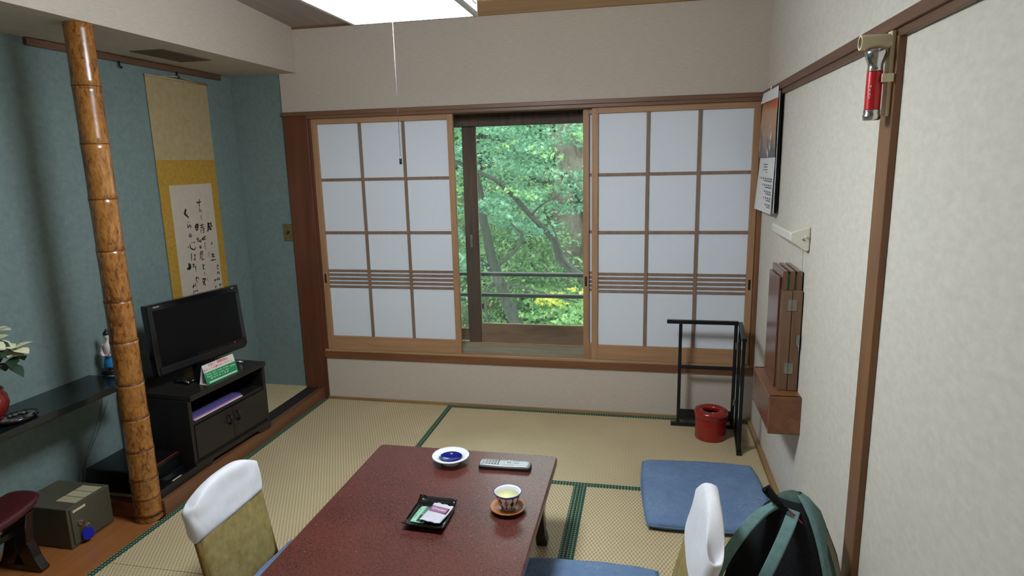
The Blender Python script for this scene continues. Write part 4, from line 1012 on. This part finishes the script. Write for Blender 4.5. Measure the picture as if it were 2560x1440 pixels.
ty = thing('sweets_tray', (1.377, -1.80, TZ), 'small black lacquer tray holding two wrapped packets', 'tray')
bm = bmesh.new()
nx, ny = 10, 16
def trz(u, v): return .005+.016*abs(v)**5+.0045*abs(u)**6+(.0012*math.sin(u*14) if v > .6 else 0)
top = [[bm.verts.new((1.377+u*.071*(1-.02*v*v), -1.800+v*.091+(-.012*u*.3), TZ+trz(u, v)+.0025)) for v in [j/ny*2-1 for j in range(ny+1)]] for u in [i/nx*2-1 for i in range(nx+1)]]
bot = [[bm.verts.new((q.co.x, q.co.y, max(TZ, q.co.z-.004))) for q in r_] for r_ in top]
for i in range(nx):
    for j in range(ny):
        bm.faces.new((top[i][j], top[i+1][j], top[i+1][j+1], top[i][j+1])); bm.faces.new((bot[i][j], bot[i][j+1], bot[i+1][j+1], bot[i+1][j]))
for i in range(nx):
    bm.faces.new((top[i][0], bot[i][0], bot[i+1][0], top[i+1][0])); bm.faces.new((top[i][ny], top[i+1][ny], bot[i+1][ny], bot[i][ny]))
for j in range(ny):
    bm.faces.new((top[0][j], top[0][j+1], bot[0][j+1], bot[0][j])); bm.faces.new((top[nx][j], bot[nx][j], bot[nx][j+1], top[nx][j+1]))
obj('tray_body', bm, 'black_gloss', ty, smooth=True)
pk = thing('green_packet', (1.345, -1.81, TZ+.008), 'mint green printed packet partly under the clear one in the tray', 'packet')
GM = T(1.352, -1.807, TZ+.0115) @ RZ(R(-4))
bm = bmesh.new(); pillow(bm, .052, .104, .006, GM, 10, 4, .04); obj('wrapper', bm, 'sage_packet', pk, smooth=True)
boxo('printed_panel', (-.004, .020, -.046, .048, .0028, .0034), 'dark_print', pk, 0, GM)
text_mesh('lettering', '梅昆布茶', .012, GM @ T(.002, .018, .0037) @ RZ(R(90)), 'sage_packet', pk, .0002, 'CENTER', .05)
text_mesh('lettering', 'うめこんぶ', .006, GM @ T(-.016, -.002, .0034) @ RZ(R(90)), 'dark_print', pk, .0002, 'CENTER', .06)
pc = thing('clear_packet', (1.40, -1.81, TZ+.012), 'crinkled silvery sweet packet with plum coloured label', 'packet')
KM = T(1.402, -1.806, TZ+.0185) @ RZ(R(-9)) @ RY(R(3))
rr = random.Random(3)
bm = bmesh.new(); pillow(bm, .076, .114, .009, KM, 16, 4, .04, lambda u, v, s: (0, .002*math.sin(u*9)*abs(v)**3, .0022*noise.noise(Vector((u*3, v*3, s)))+(.004*abs(v)**6))); obj('wrapper', bm, 'clear_packet', pc, smooth=True)
bm = bmesh.new(); pillow(bm, .064, .034, .0012, KM @ T(.0, .018, .0056), 8, 8, .0); obj('label_band', bm, 'plum_print', pc, smooth=True)
text_mesh('lettering', 'Umesan', .018, KM @ T(0, .018, .0066), 'paper_white', pc, .0002, 'CENTER', .050)

# ------------------------------------------------------------------ cushions and legless chairs
def zabuton(name, cx, cy, w, h, z, t, rz, label, sag=0):
    bm = bmesh.new()
    M_ = T(cx, cy, z) @ RZ(rz)
    pillow(bm, w, h, t, M_, 26, 8, .045, lambda u, v, s: (.006*noise.noise(Vector((u*2+cx, v*2, 1))), .006*noise.noise(Vector((u*2, v*2+cy, 5))), (.35*t*abs(s > 0)*(math.cos(u*1.2)*math.cos(v*1.2)-.5)*.4+.004*noise.noise(Vector((u*3+cx, v*3, s)))) if s > 0 and max(abs(u), abs(v)) < .97 else 0), .35)
    root = thing(name, (cx, cy, z-t/2), label, 'cushion', None)
    obj('cushion_body', bm, 'zabuton', root, smooth=True)
    pts = []
    for k in range(81):
        a = k/80*2*math.pi; c, s = math.cos(a), math.sin(a); m_ = max(abs(c), abs(s)); u, v = c/m_, s/m_; kk = 1-.045*u*u*v*v
        pts.append(M_ @ Vector((u*kk*w/2+.006*noise.noise(Vector((u*2+cx, v*2, 1))), v*kk*h/2+.006*noise.noise(Vector((u*2, v*2+cy, 5))), -.001)))
    bm = bmesh.new(); tube(bm, pts, .0028, 6, False); obj('seam_piping', bm, 'zabuton', root, smooth=True)
    return root
zabuton('floor_cushion', 2.352, -.925, .545, .600, .0235, .047, R(2.2), 'blue floor cushion lying on the mats by the right wall')

def zaisu(xb, xt, zt, cy, face, label, w=.40, droop=.05, hc=.165):
    """legless chair: backrest foot at xb, head at xt; face=+1 looks to +x"""
    root = thing('legless_chair', (xb, cy, 0), label, 'chair')
    up_ = Vector((xt-xb, 0, zt-.03)); Lh = up_.length; up_.normalize()
    xa = Vector((0, face, 0)); nz = xa.cross(up_)
    Mb = Matrix((xa, up_, nz)).transposed().to_4x4(); Mb.translation = Vector((xb, cy, .03))+up_*Lh/2
    curve = lambda u, v, s: (0, 0, -.012*(u*u)*1.0+.004*noise.noise(Vector((u*2, v*2, s+cy))))
    bm = bmesh.new(); pillow(bm, w, Lh, .036, Mb, 22, 7, .07, lambda u, v, s: (0, -(droop+.006)*abs(u)**2.4*max(0, v)**1.5, curve(u, v, s)[2]), .4); obj('backrest', bm, 'gold_fabric', root, smooth=True)
    for s in (-1, 1):
        bm = bmesh.new(); tube(bm, [Mb @ Vector((s*(w/2-.006), v*Lh/2*.90-.02, -.012)) for v in [i/8*2-1 for i in range(7)]], .010, 8)
        obj('side_welt', bm, 'gold_side', root, smooth=True)
    def wr(u, v, s):
        puck = .0022*math.sin(u*30+v*6)*max(0, abs(u)-.80)/.20+.004*noise.noise(Vector((u*1.6+cy, v*1.4, s*2+face)))
        top = max(0, v); return (-u*.020*top**3*abs(u), .010*(1-v)/2*(1-u*u)-.010*(1-v)/2-droop*abs(u)**2.4*top**1.5, -.012*u*u+puck*(1 if abs(v) < .99 else 0))
    bm = bmesh.new(); pillow(bm, w+.030, hc, .050, Mb @ T(0, Lh/2-hc/2+.016, 0), 40, 10, .05, wr, .15); obj('head_cover', bm, 'cloth_white', root, smooth=True, label='white cotton head cover')
    bm = bmesh.new(); pillow(bm, .48, w+.02, .042, T(xb+face*.255, cy, .024), 14, 8, .04, None, .5); obj('seat', bm, 'gold_fabric', root, smooth=True)
    return root
zaisu(.700, .628, .452, -1.850, 1, 'legless chair in olive-gold fabric with white head cover near the pillar', .360, .045, .165)
zaisu(2.165, 2.285, .520, -1.858, -1, 'legless chair with white head cover beside the backpack', .385, .115, .245)
zabuton('seat_cushion', 1.005, -1.905, .545, .545, .0745, .056, R(1), 'blue cushion on the legless chair near the pillar')
zabuton('seat_cushion', 1.888, -1.865, .540, .540, .0745, .056, R(1.5), 'blue cushion on the legless chair beside the backpack')

# ------------------------------------------------------------------ backpack
bp = thing('backpack', (2.47, -1.80, 0), 'black and grey-teal backpack leaning against the right wall', 'backpack')
BM_ = T(2.490, -1.845, .0) @ RZ(R(-30)) @ RX(R(-7))
sec = [(0, .140, .085), (.01, .158, .100), (.06, .170, .112), (.18, .170, .112), (.28, .154, .104), (.36, .130, .092), (.43, .098, .074), (.48, .066, .056), (.51, .036, .034), (.525, .012, .012)]
def pack_r(z):
    for (za, wa, da), (zb_, wb, db) in zip(sec, sec[1:]):
        if za <= z <= zb_: f = (z-za)/(zb_-za); return wa+(wb-wa)*f, da+(db-da)*f
    return sec[-1][1:]
def pack_pt(a, z, off=0):
    w_, d_ = pack_r(z); c, s = math.cos(a), math.sin(a); e = .62
    x = math.copysign(abs(c)**e, c)*(w_+off); y = math.copysign(abs(s)**e, s)*(d_+off)
    return Vector((x, y, z))
bm = bmesh.new(); rings = []; n = 48
for z in [0, .01, .03, .06, .12, .18, .23, .28, .32, .36, .395, .43, .455, .48, .497, .51, .525]:
    rings.append([bm.verts.new(BM_ @ pack_pt(2*math.pi*k/n, z)) for k in range(n)])
for a, b in zip(rings, rings[1:]):
    for k in range(n): bm.faces.new((a[k], a[(k+1) % n], b[(k+1) % n], b[k]))
bm.faces.new(rings[0]); bm.faces.new(rings[-1]); obj('pack_body', bm, 'pack_green', bp, smooth=True)
def ribbon(name, pts, width, th, mat, side, label=None, n_sub=4):
    """flat band following pts (pack space); side(p) -> unit width direction"""
    P = [Vector(p) for p in pts]; fine = []
    for i in range(len(P)-1):
        p0 = P[max(i-1, 0)]; p1 = P[i]; p2 = P[i+1]; p3 = P[min(i+2, len(P)-1)]
        for k in range(n_sub):
            t = k/n_sub; fine.append(.5*((2*p1)+(-p0+p2)*t+(2*p0-5*p1+4*p2-p3)*t*t+(-p0+3*p1-3*p2+p3)*t**3))
    fine.append(P[-1]); bm = bmesh.new(); prev_ = None; m_ = len(fine)
    for i, p in enumerate(fine):
        d = (fine[min(i+1, m_-1)]-fine[max(i-1, 0)]).normalized(); s = Vector(side); s = (s-d*s.dot(d)).normalized(); nn = d.cross(s)
        wd = width(i/(m_-1)) if callable(width) else width
        v = [bm.verts.new(BM_ @ (p+s*wd/2*a+nn*th/2*b)) for a, b in ((-1, -1), (1, -1), (1, 1), (-1, 1))]
        if prev_:
            for k in range(4): bm.faces.new((prev_[k], prev_[(k+1) % 4], v[(k+1) % 4], v[k]))
        else: bm.faces.new(v[::-1])
        prev_ = v
    bm.faces.new(prev_)
    return obj(name, bm, mat, bp, smooth=False, bevel=.003, label=label)
# padded back panel and straps (pack space: back panel faces -y)
def patch(name, a0, a1, zs_, off, mat, n_=10, label=None):
    bm = bmesh.new(); rows = []
    for z in zs_:
        fa = lambda v: v(z) if callable(v) else v
        rows.append([bm.verts.new(BM_ @ pack_pt(fa(a0)+(fa(a1)-fa(a0))*k/n_, z, off*(1 if 0 < k < n_ else .2))) for k in range(n_+1)])
    for a, b in zip(rows, rows[1:]):
        for k in range(n_): bm.faces.new((a[k], a[k+1], b[k+1], b[k]))
    return obj(name, bm, mat, bp, smooth=True, label=label)
ZS = [.015+.495*k/16 for k in range(17)]
patch('back_panel', -2.75, -.62, ZS, .006, 'pack_black', 14)
patch('side_panel', -.66, lambda z: -.26+max(0, (z-.38)/.13)**1.5*1.4, ZS+[.518, .524], .008, 'teal_strap', 6, label='grey-teal side panel')

patch('side_stripe', -.04, .12, ZS[:-2], .005, 'pack_beige', 4, label='beige vertical stripe')
wst = lambda t: .035-.006*t
ribbon('shoulder_strap', [(-.030, -.055, .490), (-.060, -.105, .462), (-.100, -.150, .385), (-.135, -.165, .29), (-.155, -.155, .21)], wst, .010, 'teal_strap', (1, .25, .35), n_sub=6)
ribbon('shoulder_strap', [(.022, -.055, .490), (.026, -.112, .455), (.010, -.160, .37), (-.022, -.176, .26), (-.05, -.170, .16), (-.058, -.15, .09)], wst, .010, 'teal_strap', (1, .0, -.15), n_sub=6)
ribbon('strap_webbing', [(-.155, -.155, .215), (-.165, -.145, .13), (-.155, -.125, .05)], .030, .004, 'pack_black', (1, .2, .1))
ribbon('strap_webbing', [(-.058, -.15, .095), (-.03, -.145, .05), (.0, -.12, .03)], .026, .004, 'pack_black', (1, .2, .1))
ribbon('top_handle', [(-.028, -.050, .500), (-.048, -.080, .530), (-.042, -.100, .548), (-.015, -.098, .520), (.010, -.088, .495)], .026, .005, 'pack_black', (.5, -.3, .45), n_sub=6)
bm = bmesh.new(); tube(bm, [BM_ @ Vector(q) for q in ((-.008, -.100, .520), (.012, -.088, .503), (.034, -.070, .482), (.060, -.055, .452))], .0026, 6); obj('zip_cord', bm, 'pink_cord', bp, smooth=True)

# ------------------------------------------------------------------ outside: railing, hillside, trees
led = structure(boxo('exterior_ledge', (-.6, 3.4, .30, .62, .05, .22), 'wood_grey', bevel=.004), 'weathered ledge below the window outside')
rl = thing('balcony_railing', (1.3, .5, .22), 'dark green double-pipe railing outside the window', 'railing')
for z in (.760, .614):
    bm = bmesh.new(); tube(bm, [(-.5, .5, z), (3.3, .5, z)], .0145, 14); obj('rail_pipe', bm, 'pipe_green', rl, smooth=True)
for x in (-.45, 3.25):
    bm = bmesh.new(); tube(bm, [(x, .5, .215), (x, .5, .76)], .016, 12); obj('upright', bm, 'pipe_green', rl, smooth=True)

def hill_z(x, y):
    return -1.45+.10*(y-1)+.052*(y-1)**2+.16*noise.noise(Vector((x*.6, y*.6, 0)))+.06*noise.noise(Vector((x*2, y*2, 3)))+.10*(x-1)*.4
bm = bmesh.new(); N = 44
gv = [[bm.verts.new((-7+i*14/N, .9+j*13/N, hill_z(-7+i*14/N, .9+j*13/N))) for j in range(N+1)] for i in range(N+1)]
for i in range(N):
    for j in range(N): bm.faces.new((gv[i][j], gv[i+1][j], gv[i+1][j+1], gv[i][j+1]))
structure(obj('hillside', bm, 'soil', smooth=True), 'steep wooded hillside of leaf litter beyond the railing')

MAPLE = []
for k in range(5):
    a = R(-100+k*50)
    L_ = (.62, .9, 1.0, .9, .62)[k]
    MAPLE.append((L_*math.sin(a), L_*math.cos(a)))
    if k < 4:
        am = R(-75+k*50); MAPLE.append((.36*math.sin(am), .36*math.cos(am)))
MAPLE.append((.08, -.30)); MAPLE.append((-.08, -.30))
OVAL = [(0, -1), (.42, -.35), (.40, .3), (0, 1), (-.40, .3), (-.42, -.35)]
def foliage(name, clusters, mat, parent, shape, seed):
    """clusters: (centre, (rx, ry, rz), count, leaf size)"""
    rg = random.Random(seed); V = []; Fs = []
    for c, rad, cnt, size in clusters:
        tilt = Matrix.Rotation(rg.uniform(-.35, .35), 3, 'X') @ Matrix.Rotation(rg.uniform(-.35, .35), 3, 'Y')
        for _ in range(cnt):
            while True:
                q = Vector((rg.uniform(-1, 1), rg.uniform(-1, 1), rg.uniform(-1, 1)))
                if q.length < 1: break
            p = Vector(c)+tilt @ Vector((q.x*rad[0], q.y*rad[1], q.z*rad[2]))
            s = size*rg.uniform(.65, 1.25)
            M3 = Matrix.Rotation(rg.uniform(0, 6.283), 3, 'Z'); M3 = Matrix.Rotation(rg.gauss(.5, .5), 3, 'X') @ Matrix.Rotation(rg.gauss(0, .5), 3, 'Y') @ M3
            b0_ = len(V)
            for (u, v) in shape: V.append(p+M3 @ Vector((u*s, v*s, -.25*s*(u*u+v*v))))
            Fs.append(tuple(range(b0_, b0_+len(shape))))
    me = bpy.data.meshes.new(name); me.from_pydata([tuple(v) for v in V], [], Fs); me.update()
    o = link(bpy.data.objects.new(name, me)); me.materials.append(MAT[mat]); o['kind'] = 'stuff'
    o.parent = parent; o.matrix_parent_inverse = wmat(parent).inverted()
    return o
def limb(parent, pts, r0, r1, mat='bark', name='branch', n=10):
    P = [Vector(p) for p in pts]; fine = []
    for i in range(len(P)-1):
        a, b, c, d = P[max(i-1, 0)], P[i], P[i+1], P[min(i+2, len(P)-1)]
        for k in range(4):
            t = k/4; q = .5*((2*b)+(-a+c)*t+(2*a-5*b+4*c-d)*t*t+(-a+3*b-3*c+d)*t**3)
            fine.append(q+Vector((noise.noise(q*5), noise.noise(q*5+Vector((9, 0, 0))), 0))*r0*.35)
    fine.append(P[-1]); m_ = len(fine)
    bm = bmesh.new(); tube(bm, fine, [r0+(r1-r0)*i/(m_-1) for i in range(m_)], n); return obj(name, bm, mat, parent, smooth=True)
rg = random.Random(21)
def scatter(n, xr, yr, zr, rad, cnt, size):
    return [((rg.uniform(*xr), rg.uniform(*yr), rg.uniform(*zr)), (rad[0]*rg.uniform(.7, 1.3), rad[1]*rg.uniform(.7, 1.3), rad[2]*rg.uniform(.7, 1.3)), cnt, size) for _ in range(n)]

# leaning maple nearest the window
tA = thing('maple_tree', (.92, 2.5, hill_z(.92, 2.5)), 'leaning dark-trunked maple just beyond the railing', 'tree')
limb(tA, [(1.02, 2.55, -1.6), (.86, 2.5, -.35), (.735, 2.5, .03), (.630, 2.5, .36), (.54, 2.5, .66), (.46, 2.55, 1.1), (.30, 2.6, 1.9), (.1, 2.7, 3.0)], .078, .026, name='trunk', n=14)
limb(tA, [(.60, 2.5, .47), (.74, 2.42, .58), (.86, 2.38, .69), (.915, 2.36, .82), (.86, 2.36, .87), (.80, 2.35, .93)], .022, .009)
limb(tA, [(.62, 2.5, .40), (.48, 2.45, .52), (.38, 2.4, .70), (.30, 2.4, .9)], .030, .014)
limb(tA, [(.60, 2.52, .30), (.53, 2.47, .26), (.50, 2.45, .1), (.545, 2.46, -.25)], .018, .012)
limb(tA, [(.64, 2.48, .33), (.95, 2.35, .29), (1.2, 2.3, .23), (1.45, 2.3, .17)], .014, .007)
cl = scatter(64, (-.75, 1.25), (2.5, 3.6), (.72, 2.5), (.26, .26, .06), 100, .036)+scatter(14, (.0, .75), (2.05, 2.4), (.95, 2.3), (.22, .18, .05), 80, .034)+scatter(12, (-.6, .38), (2.2, 2.9), (.1, .8), (.22, .22, .06), 90, .034)
foliage('foliage', cl, 'leaf_maple', tA, MAPLE, 1)
# arching maple bough rooted to the right
tB = thing('maple_sapling', (2.35, 2.5, hill_z(2.35, 2.5)), 'slender maple with one long bough arching across the window', 'tree')
limb(tB, [(2.35, 2.5, -1.2), (2.05, 2.5, -.2), (1.78, 2.5, .22), (1.475, 2.5, .385), (1.30, 2.5, .50), (1.235, 2.5, .60), (1.205, 2.48, .73), (1.12, 2.47, .84), (.985, 2.45, .985), (.83, 2.43, 1.17), (.64, 2.4, 1.34), (.42, 2.4, 1.45), (.1, 2.4, 1.6)], .050, .016, name='trunk', n=12)
limb(tB, [(1.40, 2.5, .43), (1.31, 2.45, .56), (1.25, 2.42, .74), (1.2, 2.4, .9)], .018, .008)
limb(tB, [(.985, 2.45, .985), (1.1, 2.3, 1.1), (1.3, 2.2, 1.2)], .012, .006)
cl = scatter(34, (.5, 1.95), (2.55, 3.5), (.95, 2.2), (.24, .22, .05), 84, .035)
foliage('foliage', cl, 'leaf_maple', tB, MAPLE, 2)
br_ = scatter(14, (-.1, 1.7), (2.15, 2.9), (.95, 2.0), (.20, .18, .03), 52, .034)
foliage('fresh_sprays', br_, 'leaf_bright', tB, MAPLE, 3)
# young maple, bright leaves low on the right
tC = thing('young_maple', (1.35, 3.1, hill_z(1.35, 3.1)), 'young maple with bright fresh leaves low beyond the railing', 'tree')
limb(tC, [(1.35, 3.1, -1.4), (1.30, 3.05, -.6), (1.25, 3.0, -.05)], .022, .01, name='trunk')
cl = scatter(30, (.85, 1.9), (2.3, 3.6), (-.42, .14), (.22, .22, .05), 90, .038)
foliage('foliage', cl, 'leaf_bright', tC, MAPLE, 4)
foliage('yellow_leaves', scatter(9, (.95, 1.75), (2.6, 3.3), (-.02, .20), (.16, .16, .03), 40, .036), 'leaf_yellow', tC, MAPLE, 5)
# big grey trunk further back
tD = thing('old_tree', (1.05, 5.0, hill_z(1.05, 5.0)), 'old broad tree with thick grey trunk on the hillside', 'tree')
limb(tD, [(.90, 5.0, -1.2), (.98, 5.0, -.1), (1.06, 5.0, .7), (1.10, 5.05, 1.6), (1.08, 5.1, 2.6), (1.1, 5.1, 4.2)], .30, .15, 'bark_grey', 'trunk', 16)
limb(tD, [(1.05, 5.0, 1.2), (.9, 4.7, 1.75), (.80, 4.5, 2.2)], .05, .02, 'bark_grey')
limb(tD, [(1.12, 5.0, 1.4), (1.3, 4.7, 1.9), (1.45, 4.5, 2.5)], .06, .02, 'bark_grey')
limb(tD, [(1.30, 4.9, -.7), (1.45, 4.8, .2), (1.30, 4.8, .9), (1.0, 4.75, 1.35)], .09, .05, 'bark')
cl = scatter(80, (-1.6, 2.6), (4.0, 6.0), (.7, 3.4), (.36, .36, .09), 84, .050)
foliage('foliage', cl, 'leaf_far', tD, MAPLE, 6)
# undergrowth and background trees
for k, (x, y, h, nm) in enumerate(((-.3, 3.6, .9, 'shrub with small pale leaves left of the leaning maple'), (.55, 4.0, .8, 'shrub with small pale leaves behind the leaning maple trunk'),
                                   (1.15, 4.2, .5, 'shrub with small pale leaves at the foot of the old tree'), (2.1, 4.0, .9, 'shrub with small pale leaves right of the old tree'),
                                   (.75, 3.55, 1.75, 'tall pale leaved shrub between the leaning maple and the old tree'), (-.1, 4.6, 1.9, 'tall pale leaved shrub far behind the leaning maple'))):
    z0 = hill_z(x, y)
    s_ = thing('shrub', (x, y, z0), nm, 'shrub', None)
    limb(s_, [(x, y, z0-.1), (x+.05, y, z0+h*.5), (x, y, z0+h)], .02, .008)
    foliage('foliage', [((x+rg.uniform(-.5, .5), y+rg.uniform(-.4, .4), z0+rg.uniform(.15, 1.0)*h), (.24, .24, .16), 80, .032) for _ in range(24 if h < 1.5 else 52)], 'leaf_shrub', s_, OVAL, 30+k)
for k, (x, y, nm) in enumerate(((-2.6, 6.6, 'leafy hillside tree at the far left beyond the window'), (-.9, 7.4, 'leafy hillside tree seen behind the leaning maple'),
                                (.5, 8.2, 'leafy hillside tree seen behind the old broad tree'), (2.2, 7.2, 'leafy hillside tree at the far right beyond the window'))):
    z0 = hill_z(x, y)
    s_ = thing('hillside_tree', (x, y, z0), nm, 'tree', None)
    limb(s_, [(x, y, z0-.3), (x+.1, y, z0+1.2), (x+rg.uniform(-.2, .2), y, z0+3)], .10, .05, 'bark', 'trunk')
    limb(s_, [(x+.1, y, z0+1.0), (x+.6, y-.4, z0+1.6), (x+.9, y-.6, z0+2.3)], .04, .015)
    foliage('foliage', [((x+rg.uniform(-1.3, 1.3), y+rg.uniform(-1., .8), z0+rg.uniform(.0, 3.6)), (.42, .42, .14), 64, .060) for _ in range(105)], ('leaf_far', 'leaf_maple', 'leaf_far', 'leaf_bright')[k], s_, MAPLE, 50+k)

# low undergrowth over the slope
ug = thing('undergrowth', (0, 5, hill_z(0, 5)), 'low leafy undergrowth covering the hillside', 'undergrowth'); ug['kind'] = 'stuff'
cl = []
for _ in range(330):
    x, y = rg.uniform(-3.4, 3.2), rg.uniform(3.2, 9.6); cl.append(((x, y, hill_z(x, y)+rg.uniform(.05, .4)), (.26, .26, .14), 44, .052))
foliage('foliage', cl, 'leaf_shrub', ug, OVAL, 77)
